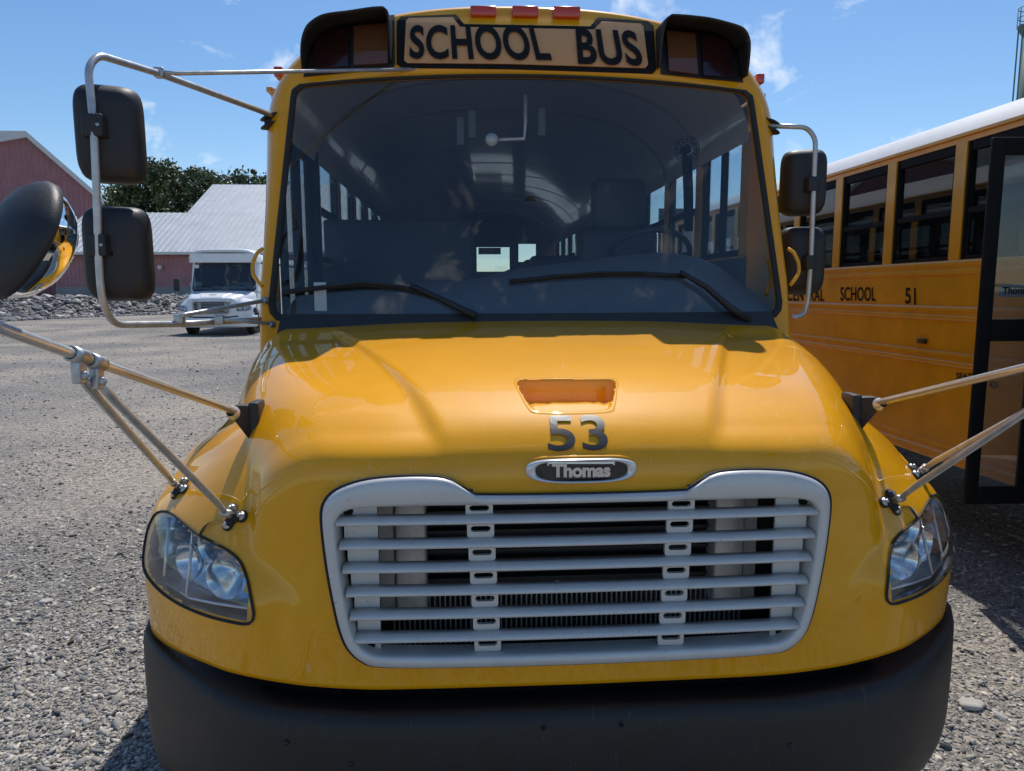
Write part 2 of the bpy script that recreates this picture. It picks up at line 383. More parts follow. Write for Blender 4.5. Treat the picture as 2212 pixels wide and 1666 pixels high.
# ---- bank of broken rock
rock_meshes = []
for k in range(9):
    bmx = bmesh.new(); bmesh.ops.create_icosphere(bmx, subdivisions=2, radius=1)
    r = random.Random(k+3)
    pl = [(Vector((r.gauss(0, 1), r.gauss(0, 1), r.gauss(0, 1))).normalized(), r.uniform(.45, .8)) for _ in range(9)]
    for v in bmx.verts:
        for n_, d_ in pl:
            q = v.co.dot(n_)
            if q > d_: v.co -= n_*(q-d_)
        v.co *= r.uniform(.96, 1.04)
    me = MB().bm(bmx).mesh('rock'); me.materials.append(MATS[['rock', 'rock_light', 'rock_dark'][k % 3]]); rock_meshes.append(me)
bank = empty('rock_bank', (BA[0]+BE[0]*8, BA[1]+BE[1]*8, .4)); tag(bank, 'bank of broken grey rock below the red barns', 'rock bank')
spots = []
for k in range(6400):
    tt = rng.uniform(-9, 32); s = rng.uniform(-.3, 2.9)
    spots.append((tt, s, float(np.clip(rng.lognormal(math.log(.105), .42), .05, .28))))
def bankpos(tt, s):
    p = BA+BE*tt+BN*s; return p[0], p[1], float(gh(p[0], p[1]))
def visible(tt): 
    p = BA+BE*tt; px = 1008+1560*(p[0]+.28)/p[1]; return -20 < px < 420
big = sorted([q for q in spots if visible(q[0])], key=lambda q: -q[2])[:300]
bigset = set(big); restmb = []
blo = bank.location
for q in big:
    x, y, z = bankpos(q[0], q[1]); o = bpy.data.objects.new('rock', rock_meshes[rng.integers(9)]); link(o, bank)
    o.location = (x-blo[0], y-blo[1], z-blo[2]+q[2]*.22)
    o.rotation_euler = tuple(rng.uniform(-.5, .5, 2))+(rng.uniform(0, 6.28),); o.scale = (q[2]*rng.uniform(1, 1.6), q[2]*rng.uniform(.8, 1.2), q[2]*rng.uniform(.5, .85))
mb = MB()
for q in spots:
    if q in bigset: continue
    x, y, z = bankpos(q[0], q[1]); V = IV*rng.uniform(.7, 1.15, (12, 1))*np.array([q[2]*1.2, q[2], q[2]*.7]); a = rng.uniform(0, 6.28)
    Rm = np.array(Matrix.Rotation(a, 3, 'Z') @ Matrix.Rotation(rng.uniform(-.6, .6), 3, 'X'))
    mb.add(V @ Rm.T+np.array([x-blo[0], y-blo[1], z-blo[2]+q[2]*.15]), IF.tolist())
stuff(obj('small_rocks', mb, 'rock', bank))

# ---- barns
def corr_wall(x0, x1, z0fn, z1fn, y, pitch=.3, depth=.03, n=None):
    xs = []; k = 0; x = x0
    while x < x1:
        for dx, dy in ((0, 0), (.62, 0), (.7, -depth), (.9, -depth)): xs.append((x+dx*pitch, dy))
        x += pitch
    P = np.array([[(a, y+b, z0fn(a)) for a, b in xs], [(a, y+b, z1fn(a)) for a, b in xs]]); return MB().grid(P, smooth=False)
def ribbed_roof(x0, x1, ya, za, yb, zb, pitch=.45, h=.05):
    P = [[], []]; x = x0
    while x < x1:
        for dx, dz in ((0, 0), (.8, 0), (.85, h), (.95, h)):
            P[0].append((x+dx*pitch, ya, za+dz)); P[1].append((x+dx*pitch, yb, zb+dz))
        x += pitch
    return MB().grid(np.array(P), smooth=False)
PZ = 1.45
B = empty('long_barn', (-20, 60, PZ)); tag(B, 'long low red barn with pale ribbed metal roof behind the rock bank', 'barn')
l = np.array(B.location)
def bobj(n, mb, m): 
    mb.v = [tuple(np.array(v)-l) for v in mb.v]; return obj(n, mb, m, B)
eav, rid = 4.75, 8.35
bobj('wall', corr_wall(-31.2, -6, lambda a: PZ+.7, lambda a: eav, 57.0), 'barn_red')
bobj('side_wall', MB().add([(-31.2, 57, PZ), (-31.2, 70, PZ), (-31.2, 70, eav), (-31.2, 63.5, rid), (-31.2, 57, eav)], [(0, 1, 2, 3, 4)]), 'barn_red')
bobj('foundation', MB().box((-31.2, 56.9, PZ-.4), (-6, 57.6, PZ+.7)), 'concrete')
bobj('roof', ribbed_roof(-31.8, -5.5, 56.3, eav-.05, 63.5, rid), 'metal_roof')
bobj('roof', ribbed_roof(-31.8, -5.5, 70.7, eav-.05, 63.5, rid), 'metal_roof')
bobj('gutter', MB().box((-31.8, 56.15, eav-.22), (-5.5, 56.32, eav-.02)), 'barn_trim')
d = bobj('door', MB().box((-27.6, 56.8, PZ+.1), (-25.0, 56.95, PZ+2.5)), 'black_matte')
fr = MB().box((-27.9, 56.75, PZ+.1), (-27.6, 56.93, PZ+2.75)); fr.box((-27.6, 56.75, PZ+2.5), (-25.0, 56.93, PZ+2.72)); bobj('door_frame', fr, 'barn_trim')
for xx in (-24.6, -23.4): bobj('wall_lamp', MB().revolve([(0, -.25), (.16, -.2), (.2, 0), (.12, .12), (0, .14)], (xx, 56.75, PZ+2.2), (0, 0, 1), 12), 'barn_trim')

B = empty('tall_shed', (-16, 80, PZ)); tag(B, 'taller building with pale metal roof rising behind the long barn', 'shed')
l = np.array(B.location)
bobj('wall', MB().box((-25.6, 73.2, PZ), (-4, 89, 9.0)), 'barn_red')
bobj('roof', ribbed_roof(-26.9, -3.5, 71.6, 8.9, 80, 13.0, .6), 'metal_roof')
bobj('roof', ribbed_roof(-26.9, -3.5, 90, 8.9, 80, 13.0, .6), 'metal_roof')

B = empty('gable_barn', (-40, 70, PZ)); tag(B, 'tall red ribbed gable barn with white roof edge at far left', 'barn')
l = np.array(B.location)
AX, AZ_ = -37.5, 14.9
TH_ = math.radians(30); cB, sB = math.cos(TH_), math.sin(TH_)
def gp(w, d, z): return (AX+w*cB-d*sB, 66+w*sB+d*cB, z)       # along the end wall, back along the barn, up
def gz(w): return AZ_+.31*w if w < 0 else AZ_-.97*w
xs = []; w = -14.0
while w < 5.0:
    for dw, dd in ((0, 0), (.62, 0), (.7, -.07), (.9, -.07)): xs.append((min(w+dw*.40, 5.05), dd))
    w += .40
bobj('wall', MB().grid(np.array([[gp(a, d_, PZ) for a, d_ in xs], [gp(a, d_, gz(a)) for a, d_ in xs]]), smooth=False), 'barn_red')
bobj('side_wall', MB().add([gp(5.05, 0, PZ), gp(5.05, 26, PZ), gp(5.05, 26, gz(5.05)), gp(5.05, 0, gz(5.05))], [(0, 1, 2, 3)]), 'barn_red')
def slab(w0, w1, th0, th1):
    v = [gp(w0, -.5, gz(w0)-.12), gp(w1, -.5, gz(w1)-.12), gp(w1, -.5, gz(w1)+th1), gp(w0, -.5, gz(w0)+th0), gp(w0, 26, gz(w0)-.12), gp(w1, 26, gz(w1)-.12), gp(w1, 26, gz(w1)+th1), gp(w0, 26, gz(w0)+th0)]
    return MB().add(v, [(0, 1, 2, 3), (4, 7, 6, 5), (0, 4, 5, 1), (1, 5, 6, 2), (2, 6, 7, 3), (3, 7, 4, 0)])
bobj('roof', slab(0, 5.4, .38, .38), 'barn_trim')
bobj('roof', slab(-14.5, 0, 3.4, .38), 'barn_trim')

# ---- trees
def tree(px, pytop, y, width, label, kind='leaf', z0=PZ, seed=0, group='trees behind the barns'):
    r = np.random.default_rng(seed+11)
    top = U(px, pytop, y=y); X, H = top[0], top[2]-z0
    root = empty('tree' if kind == 'leaf' else 'conifer', (X, y, z0)); tag(root, label, 'tree', group)
    tr = MB().tube([(0, 0, -.3), (.1, 0, H*.3), (-.1, .1, H*.62), (0, 0, H*.93)], [H*.028, H*.022, H*.013, H*.004], 8)
    limbs = []
    ncl = 46 if kind == 'leaf' else 60
    cl = []
    for k in range(ncl):
        if kind == 'leaf':
            h = r.uniform(.22, .95); w = math.sin(min(1, (1.02-h)/.5)*math.pi/2)*(.75+.25*min(1, h/.3))
            a = r.uniform(0, 6.28); q = width*.5*w*math.sqrt(r.uniform(.15, 1)); c = np.array([q*math.cos(a), q*math.sin(a), h*H]); cr = width*r.uniform(.10, .19)
        else:
            h = r.uniform(.12, .98); a = r.uniform(0, 6.28); q = width*.5*(1-h)*r.uniform(.3, 1)+.05; c = np.array([q*math.cos(a), q*math.sin(a), h*H-.12*q]); cr = width*.11*(1.15-h*.7)
        cl.append((c, cr))
        if k % 3 == 0: tr.tube([(0, 0, c[2]*.72), c*np.array([.5, .5, .88]), c], [H*.010, H*.006, H*.002], 5)
    obj('trunk', tr, 'bark', root)
    per = 150
    Cc = np.repeat(np.array([c for c, _ in cl]), per, 0); Rr = np.repeat(np.array([q for _, q in cl]), per)
    n = len(Cc); dv = r.normal(size=(n, 3)); dv /= np.linalg.norm(dv, axis=1)[:, None]
    pos = Cc+dv*(Rr*r.uniform(.25, 1.08, n))[:, None]*np.array([1, 1, .8])
    a1 = r.normal(size=(n, 3)); a1 /= np.linalg.norm(a1, axis=1)[:, None]; a2 = np.cross(a1, dv+.3*r.normal(size=(n, 3))); a2 /= np.linalg.norm(a2, axis=1)[:, None]
    sz_ = r.uniform(.10, .26, n)[:, None]*(width/8)
    V = np.stack([pos-a1*sz_, pos+a2*sz_*.6, pos+a1*sz_, pos-a2*sz_*.6], 1).reshape(-1, 3); Fq = np.arange(n*4).reshape(-1, 4)
    me = bpy.data.meshes.new('crown'); me.from_pydata(V.tolist(), [], Fq.tolist()); me.materials.append(MATS['leaf' if kind == 'leaf' else 'needle'])
    obj('crown', me, None, root)
for i, a in enumerate([(262, 395, 84, 9, 'low round tree just right of the gable barn roof'), (330, 330, 86, 11, 'tallest broad tree behind the long barn roof'),
    (300, 352, 92, 9, 'tree behind the left shoulder of the tallest tree'), (375, 352, 84, 9, 'round tree right of the tallest tree behind the long barn'), (412, 358, 90, 9, 'bushy tree in the middle of the tree group'), (452, 374, 85, 9, 'tree at the right end of the big tree group, left of the shed roof'),
    (474, 388, 90, 8, 'smaller tree rising over the left slope of the shed roof')]): tree(*a, seed=i)
tree(491, 374, 96, 4.5, 'small pointed conifer between the tree group and the shed roof', 'needle', seed=20)
tree(525, 372, 100, 12, 'left one of the trees over the shed ridge', seed=21); tree(549, 366, 102, 8, 'taller pointed tree over the shed ridge', 'needle', seed=22); tree(577, 372, 100, 12, 'tree over the shed ridge next to the yellow bus pillar', seed=23)

# ---- tower at the right edge
tp = U(2227, 60, y=40); tw = empty('green_tower', (tp[0], 40, .4)); tag(tw, 'slim green steel tower with railed platform above the white bus roof', 'tower')
Ht = tp[2]-.4
obj('column', MB().tube([(0, 0, -.5), (0, 0, Ht+.1)], [.40, .36], 20), 'tower_green', tw)
obj('platform', MB().revolve([(.34, -.5), (.62, 0), (.66, .06), (.66, .14), (0, .14)], (0, 0, Ht), (0, 0, 1), 24), 'tower_green', tw)
for zz in (.55, 1.05):
    obj('rail', MB().tube([(.64*math.cos(a), .64*math.sin(a), Ht+zz) for a in np.linspace(0, 6.2832, 25)], .025, 6), 'tower_green', tw)
po = obj('rail_post', MB().tube([(.64, 0, Ht+.1), (.64, 0, Ht+1.06)], .022, 6), 'tower_green', tw)
for k in range(1, 10): share(po, tw, rot=(0, 0, k*.628))
obj('ladder', MB().box((-.55, -.12, .3), (-.50, -.06, Ht)).box((-.55, .2, .3), (-.50, .26, Ht)), 'tower_green', tw)

# ================================================================== SCHOOL BUS (built in place; metres, nose towards -y)
OFF = np.array([0, 7.0, 0])
BUS = empty('school_bus', (0, 7, 0))
tag(BUS, 'yellow school bus 53 facing the viewer, filling the middle of the picture', 'bus', 'school buses')
def part(name, mb, m, parent=None):
    mb.v = [(v[0]-OFF[0], v[1]-OFF[1], v[2]-OFF[2]) for v in mb.v]
    return obj(name, mb, m, parent or BUS)

# ---- hood and fenders: one smooth shell
PLAN_X = [0, .45, .62, .80, .90, 1.0, 1.1, 1.19, 1.25, 1.285, 1.305]
PLAN_Y = [1.745, 1.748, 1.752, 1.768, 1.80, 1.86, 1.94, 2.03, 2.12, 2.25, 2.48]
def yf0(x): return interp(np.abs(x), PLAN_X, PLAN_Y)
def hoodtop(x, y, yw):
    ax = np.abs(x)
    zc = interp(y, [1.745, 1.765, 1.80, 1.85, 1.92, 2.05, 2.3, 2.7, 3.3], [1.12, 1.27, 1.325, 1.365, 1.40, 1.445, 1.492, 1.543, 1.596])
    w = interp(yw, [1.8, 2.03, 2.13, 2.4, 2.7, 2.9, 3.2], [.82, .90, .935, 1.04, 1.12, 1.155, 1.175])
    c = .018*(ax/.9)**2
    xc = .335+.39*(yw-1.78)
    c = c+.019*sstep(xc-.006, xc+.028, ax)*sstep(1.76, 1.86, y)*(1-sstep(2.75, 3.0, y))
    rr = .20-.06*sstep(2.3, 3.1, yw)
    t = (ax-(w-rr))/rr; tt = np.clip(t, 0, .985)
    drop = .20*(1-np.sqrt(1-tt**2))+np.maximum(t-.985, 0)*rr*7
    return zc-c-np.where(t < 0, 0, drop)
def fendtop(x, y):
    ax = np.abs(x); s = y-yf0(np.minimum(ax, 1.30))
    z = interp(s, [-.03, 0, .05, .10, .15, .20, .26, .34, .45, .6, .9, 1.3], [.72, .89, .99, 1.07, 1.14, 1.205, 1.265, 1.315, 1.345, 1.355, 1.34, 1.28])
    q_ = np.maximum(ax-.86, 0)*sstep(0, .30, s); return z-.62*q_*q_/(q_+.12)
def Fh(x, y, z):
    ax = np.abs(x)
    zt = smax(hoodtop(x, y-.10*sstep(.45, .95, ax), y), fendtop(x, y), .07)
    a = (z-zt)*.6
    # shallow upright valley between the grille nose and the fender
    gr = .016*np.exp(-((ax-.775)/.035)**2)*sstep(.72, .85, z)
    b = yf0(np.minimum(ax, 1.30))+gr+.02*sstep(.95, .65, z)-y
    return smax(smax(a, b, .035), ax-1.30, .03)
def hit(px, py, flip=False):
    d = pdir(px, py); d = d/np.linalg.norm(d); t = np.linspace(1, 4.6, 500); p = CAM+t[:, None]*d
    i = np.where(Fh(p[:, 0], p[:, 1], p[:, 2]) < 0)[0]
    if len(i) == 0: i = [np.argmin(Fh(p[:, 0], p[:, 1], p[:, 2]))]
    a, b = t[i[0]-1], t[i[0]]
    for _ in range(30):
        m = (a+b)/2
        if Fh(*(CAM+m*d)) < 0: b = m
        else: a = m
    return CAM+b*d
def hnorm(p):
    e = 1e-3; g_ = np.array([Fh(p[0]+e, p[1], p[2])-Fh(p[0]-e, p[1], p[2]), Fh(p[0], p[1]+e, p[2])-Fh(p[0], p[1]-e, p[2]), Fh(p[0], p[1], p[2]+e)-Fh(p[0], p[1], p[2]-e)])
    return g_/np.linalg.norm(g_)
def smooth_loop(pts, n):
    P = np.array(pts, float); m = len(P); out = []
    for i in range(m):
        p0, p1, p2, p3 = P[i-1], P[i], P[(i+1) % m], P[(i+2) % m]
        for t in np.linspace(0, 1, 12, endpoint=False):
            out.append(.5*((2*p1)+(-p0+p2)*t+(2*p0-5*p1+4*p2-p3)*t*t+(-p0+3*p1-3*p2+p3)*t**3))
    out = np.array(out); d = np.r_[0, np.cumsum(np.linalg.norm(np.diff(np.vstack([out, out[:1]]), axis=0), axis=1))]
    u = np.linspace(0, d[-1], n, endpoint=False); oo = np.vstack([out, out[:1]])
    return np.stack([np.interp(u, d, oo[:, k]) for k in range(P.shape[1])], 1)
def inpoly(pts, poly):
    x, y = pts[:, 0], pts[:, 1]; ins = np.zeros(len(x), bool); n = len(poly); j = n-1
    for i in range(n):
        xi, yi = poly[i]; xj, yj = poly[j]
        with np.errstate(divide='ignore', invalid='ignore'): c = ((yi > y) != (yj > y)) & (x < (xj-xi)*(y-yi)/(yj-yi+1e-12)+xi)
        ins ^= c; j = i
    return ins
def proj(P):
    d = np.asarray(P)-CAM; z = d @ CF; return np.stack([CX+FPX*(d @ CR)/z, CY-FPX*(d @ CU)/z], -1)

cH = [(380,352),(300,395),(235,540),(200,720),(190,880),(215,985),(300,1100),(420,1210),(600,1320),(850,1420),(1100,1482),(1235,1500),(1295,1475),(1315,1400),(1290,1250),(1250,1050),(1180,870),(1070,765),(900,670),(750,590),(600,470),(490,385)]
HL = smooth_loop([((500+a*.3901)/1.8445, (1900+b*.3901)/1.8445) for a, b in cH], 72)     # left headlight outline
HLc = HL.mean(0)
def zbot(x, y):
    ax = np.abs(x)
    front = interp(ax, [0, .5, .7, .85, 1.0, 1.12, 1.22, 1.30], [.677, .680, .693, .710, .714, .706, .698, .692])
    arch = .50+np.sqrt(np.clip(.64**2-(y-2.86)**2, 0, None))
    return np.where(y > 2.32, np.maximum(front, arch), front)
nu, nv = 330, 230
u = np.linspace(-1, 1, nu); u = np.sign(u)*(.55*np.abs(u)+.45*np.abs(u)**1.4)
al = u*math.radians(84); O = np.stack([.92*u, np.full(nu, 3.12), np.full(nu, .86)], 1)
def cast(O, al, be):
    d = np.stack([np.sin(al)*np.cos(be), -np.cos(al)*np.cos(be), np.sin(be)], -1)
    lo = np.zeros(d.shape[:-1]); hi = np.full(d.shape[:-1], 2.4)
    for _ in range(34):
        m = (lo+hi)/2; p = O+d*m[..., None]; ins = Fh(p[..., 0], p[..., 1], p[..., 2]) < 0
        lo = np.where(ins, m, lo); hi = np.where(ins, hi, m)
    return O+d*lo[..., None], lo
bmin = np.full(nu, -.1)
for _ in range(14):
    p, dist = cast(O, al, bmin); bmin = np.clip(bmin-.7*(p[:, 2]-zbot(p[:, 0], p[:, 1]))/np.maximum(dist, .2), -.5, 1.2)
vv = np.linspace(0, 1, nv)[:, None]**1.0
be = bmin[None]*(1-vv)+math.radians(97)*vv
HP, _ = cast(np.broadcast_to(O[None], (nv, nu, 3)), np.broadcast_to(al[None], (nv, nu)), be)
HP = HP.copy()
# rolled-under lower edge
lip = HP[0]+np.stack([-.03*np.sign(u)*np.abs(u)**2, np.full(nu, .03), np.full(nu, -.004)], 1)
HPg = np.concatenate([lip[None], HP], 0)
GO = [(0.262,1.200),(.300,1.222),(.338,1.243),(.42,1.249),(.52,1.243),(.585,1.226),(.622,1.203),(.640,1.17),(.642,1.12),(.634,1.02),(.620,.92),(.606,.85),(.588,.805),(.555,.772),(.50,.757),(.25,.752)]
GI = [(.25,1.178),(.40,1.178),(.53,1.176),(.585,1.168),(.607,1.148),(.612,1.12),(.606,1.02),(.593,.92),(.580,.85),(.562,.815),(.535,.795),(.48,.786),(.25,.782)]
def mirror_loop(h): return [(a, b) for a, b in h]+[(-a, b) for a, b in h[::-1]]
GOl, GIl = np.array(mirror_loop(GO)), np.array(mirror_loop(GI))
SC = smooth_loop([(1117,823),(1160,820),(1222,819),(1285,820),(1328,822),(1327,850),(1322,872),(1312,885),(1240,889),(1165,888),(1148,882),(1130,855)], 64)
fc = (HPg[:-1, :-1]+HPg[1:, :-1]+HPg[:-1, 1:]+HPg[1:, 1:])/4
fl = fc.reshape(-1, 3)
kill = inpoly(fl[:, [0, 2]], GOl*np.array([.975, 1])-np.array([0, 0])) & (fl[:, 1] < 1.9) & inpoly(fl[:, [0, 2]], (GOl-[0, 1.0])*.97+[0, 1.0])
mx_ = fl.copy(); mx_[:, 0] = -np.abs(mx_[:, 0])
kill |= inpoly(proj(mx_), (HL-HLc)*.93+HLc) & (fl[:, 1] < 2.45) & (fl[:, 2] < 1.25)
SCc = SC.mean(0); kill |= inpoly(proj(fl), (SC-SCc)*1.02+SCc) & (np.abs(fl[:, 0]) < .3) & (fl[:, 2] > 1.3)
n_, m_ = HPg.shape[:2]
quads = np.array([[(i*m_+j), (i*m_+j+1), ((i+1)*m_+j+1), ((i+1)*m_+j)] for i in range(n_-1) for j in range(m_-1)])[~kill]
hb = MB(); hb.add(HPg.reshape(-1, 3), quads.tolist(), True)
hood = part('hood', hb, 'yellow')
# pocket pressed into the hood top
oc = np.array([hit(*p) for p in SC]); ymin, ymax = oc[:, 1].min(), oc[:, 1].max()
def ztop(x, y):
    ax = np.abs(x); return float(smax(hoodtop(x, y-.10*sstep(.45, .95, ax), y), fendtop(x, y), .07))
rings = []
occ = oc.mean(0); yr = ymax-ymin
for r_ in (1.16, 1.12, 1.02, 1.0, .985, .965, .945, .92, .88, .83, .77, .70, .62, .52, .4, .25, .03):
    R_ = []
    for p in oc:
        q = occ+(p-occ)*r_
        if r_ > 1: q[0] = p[0]+np.sign(p[0])*(r_-1)*.06
        base = ztop(q[0], q[1]); v = (q[1]-ymin)/yr
        dp = .004+.062*float(sstep(.26, .36, v))*(1-.0*v)
        q[2] = base-dp*float(sstep(1.0, .93, r_)) if r_ <= 1 else base+(.0008 if r_ < 1.15 else -.002)
        R_.append(q)
    rings.append(R_)
part('hood_pocket', MB().grid(np.array(rings), closed=True), 'yellow', hood)

# ---- lettering helper
def text_mb(body, fn, thick=.0, space=1.0, sub=2, extr=0):
    cu = bpy.data.curves.new('lettering', 'FONT'); cu.body = body; cu.size = 1; cu.offset = thick; cu.space_character = space; cu.resolution_u = 6
    o = bpy.data.objects.new('tmp', cu); me = bpy.data.meshes.new_from_object(o)
    bm = bmesh.new(); bm.from_mesh(me); bmesh.ops.triangulate(bm, faces=bm.faces[:])
    if sub: bmesh.ops.subdivide_edges(bm, edges=[e for e in bm.edges if e.calc_length() > .12], cuts=sub, use_grid_fill=True)
    V = np.array([v.co[:] for v in bm.verts]); a, b_ = V.min(0), V.max(0); V = (V-a)/np.maximum(b_-a, 1e-6)
    bm.verts.index_update(); mb = MB(); mb.add([fn(p[0], p[1]) for p in V], [[v.index for v in f.verts] for f in bm.faces]); bm.free()
    bpy.data.objects.remove(o); bpy.data.curves.remove(cu); bpy.data.meshes.remove(me); return mb
def bil(q, s, t): # q: bl, br, tr, tl
    q = np.array(q, float); return (q[0]*(1-s)+q[1]*s)*(1-t)+(q[3]*(1-s)+q[2]*s)*t
def on_hood(px, py, off=.004): p = hit(px, py); return p+hnorm(p)*off
part('number', text_mb('53', lambda s, t: on_hood(*bil([(1184, 977), (1316, 974), (1304, 899), (1180, 900)], s, t), .005), .010, .98, 2), 'decal', hood)

# ---- grille
def loopres(P, n, c=(0, .985)):
    P = np.array(P); A = np.arctan2(P[:, 1]-c[1], P[:, 0]-c[0]); out = []
    PP = np.vstack([P, P[:1]])
    for th in np.linspace(-math.pi, math.pi, n, endpoint=False):
        d = np.array([math.cos(th), math.sin(th)]); best = None
        for i in range(len(P)):
            a, b_ = PP[i]-c, PP[i+1]-c; e = b_-a; det = d[0]*(-e[1])+d[1]*e[0]
            if abs(det) < 1e-12: continue
            tt_ = (a[0]*(-e[1])+a[1]*e[0])/det; ss = (d[0]*a[1]-d[1]*a[0])/det
            if tt_ > 0 and -1e-9 <= ss <= 1+1e-9: best = tt_ if best is None else max(best, tt_)
        out.append(np.array(c)+d*best)
    return np.array(out)
NR = 360
go, gi = loopres(smooth_loop(GOl, 300), NR), loopres(smooth_loop(GIl, 300), NR)
def yg(x): return 1.728+.012*(np.abs(x)/.62)**2
GC = np.array([0, .985])
def ring(P, y, k=0): 
    Q = GC+(P-GC)*(1+k); return np.stack([Q[:, 0], y+yg(Q[:, 0]), Q[:, 1]], 1)
mid = gi+(go-gi)*.15; mid2 = gi+(go-gi)*.88
gf = MB().grid(np.stack([ring(go, .035, .006), ring(go, .012, .004), ring(go, .003), ring(mid2, -.004), ring(mid, -.005), ring(gi, .001), ring(gi, .012, -.004), ring(gi, .06, -.012)]), closed=True)
grille = part('grille', gf, 'grille')
gasket = part('seal', MB().tube([*ring(go, .012, .009), ring(go, .012, .009)[0]], .0035, 6, cap=False), 'rubber', grille)
for k in range(6):
    f = k/5; z = 1.140-.0612*k; hw = .610-.028*f*1.2
    bb = MB(); prof = [(.014, .0095), (-.004, .0070), (-.013, .002), (-.018, -.002), (-.019, -.007), (-.016, -.0105), (0, -.0105), (.014, -.008)]
    xs = np.linspace(-hw, hw, 25)
    bb.grid(np.array([[(x, 1.742+.012*(x/.62)**2+a, z+b_) for a, b_ in prof] for x in xs]), closed=True)
    bb.f += [tuple(range(8))[::-1], tuple(24*8+i for i in range(8))]; bb.smooth += [False]*2
    part('grille_bar', bb, 'grille', grille)
def slot_plate(w, h, th, sw, sh):
    n = 32; ang = np.linspace(0, 2*math.pi, n, endpoint=False)
    def rr(a, hx, hy, r):
        d = np.array([math.cos(a), math.sin(a)]); lo, hi = 0, 1
        for _ in range(30):
            m = (lo+hi)/2; q = np.abs(d*m)-np.array([hx-r, hy-r]); s_ = np.linalg.norm(np.maximum(q, 0))+min(max(q), 0)-r
            if s_ < 0: lo = m
            else: hi = m
        return d*lo
    o_ = np.array([rr(a, w/2, h/2, .004) for a in ang]); i_ = np.array([rr(a, sw/2, sh/2, sh/2*.98) for a in ang])
    L_ = lambda P, y: np.stack([P[:, 0], np.full(n, y), P[:, 1]], 1)
    return MB().grid(np.stack([L_(o_, th), L_(o_, 0), L_(i_, 0), L_(i_, th)]), closed=True, smooth=False)
tab = slot_plate(.068, .044, .012, .050, .015).mesh('grille_tab'); tab.materials.append(MATS['grille'])
for s in (-1, 1):
    for k in range(7):
        z = 1.163 if k == 0 else 1.140-.0612*(k-.5) if k < 6 else .806
        o = bpy.data.objects.new('grille_tab', tab); link(o, grille); o.location = np.array([s*.257*(1-.012*k), 1.752, z])-OFF
    # blank end plates behind the bars
    for k in range(7):
        z1 = 1.178 if k == 0 else 1.140-.0612*(k-1)-.011; z0 = 1.140-.0612*k+.011 if k < 6 else .79
        xo = .602-.0065*k-(.02 if k == 6 else 0)
        bx = MB().box((.512, 1.772, z0-.008), (xo, 1.78, z1+.008)) if s > 0 else MB().box((-xo, 1.772, z0-.008), (-.512, 1.78, z1+.008))
        part('end_plate', bx, 'grille', grille)
    for x, z in ((.584, 1.158), (.539, .803)):
        part('bolt_hole', MB().revolve([(0, 0), (.013, 0)], (s*x, 1.7705, z), (0, -1, 0), 14), 'black_matte', grille)
# radiator behind
rad = part('radiator', MB().box((-.62, 1.99, .66), (.62, 2.05, 1.25)), 'core')
for k in range(11): part('cooling_tube', MB().box((-.42, 1.955, .89+.028*k), (.42, 1.985, .898+.028*k)), 'aluminium' if k in (4, 9) else 'core', rad)
fin = MB()
for k in range(70): fin.box((-.50+k*.0145, 1.965, .70), (-.4965+k*.0145, 1.99, .86))
part('cooling_fins', fin, 'steel', rad)
for s in (-1, 1):
    part('tank', MB().box((min(s*.40, s*.485), 1.90, .82), (max(s*.40, s*.485), 1.98, 1.24), .008), 'aluminium', rad)
    part('duct_plate', MB().box((min(s*.49, s*.53), 1.93, .80), (max(s*.49, s*.53), 1.945, 1.24)), 'aluminium', rad)
    part('fender_liner', MB().box((min(s*.63, s*.66), 1.85, .62), (max(s*.63, s*.66), 2.3, 1.25)), 'black_matte', rad)
part('engine_cover', MB().box((-.75, 2.2, .6), (.75, 2.25, 1.3)), 'black_matte', rad)

# ---- maker's badge
bc = hit(1256, 1015); bw, bh = .142, .031
def badge(a, r, off): 
    x, z = bw*r*np.sign(math.cos(a))*abs(math.cos(a))**.55, bh*r*np.sign(math.sin(a))*abs(math.sin(a))**.75
    return (bc[0]+x, 1.752+.03*((bc[2]+z)-1.25)+.012*(x/.14)**2-off, bc[2]+z)
AN = np.linspace(0, 2*math.pi, 72, endpoint=False)
bd = MB().grid(np.array([[badge(a, r, o) for a in AN] for r, o in ((1.0, -.012), (1.0, .002), (.97, .007), (.90, .009), (.83, .006), (.82, .002))]), closed=True)
bd_o = part('badge', bd, 'chrome', hood)
part('badge_face', MB().add([badge(a, .83, .003) for a in AN], [tuple(range(72))]), 'black_gloss', bd_o)
part('badge_surround', MB().grid(np.array([[badge(a, r, o) for a in AN] for r, o in ((1.16, -.014), (1.10, -.005), (1.02, -.006), (.99, -.012))]), closed=True), 'yellow', bd_o)
def onbadge(px, py):
    q = U(px, py, y=1.742); return (q[0], 1.752+.03*(q[2]-1.25)+.012*(q[0]/.14)**2-.006, q[2])
part('badge_lettering', text_mb('Thomas', lambda s, t: onbadge(*bil([(1193, 1033), (1320, 1032), (1320, 1002), (1193, 1003)], s, t)), .045, .98, 0), 'silver_text', bd_o)
part('badge_bar', MB().prism([(1183, 1008), (1183, 1000), (1330, 999), (1330, 1007), (1326, 1007), (1326, 1004), (1187, 1004), (1187, 1008)], lambda a, b_: onbadge(a, b_), lambda a, b_: tuple(np.array(onbadge(a, b_))+[0, .004, 0])), 'silver_text', bd_o)

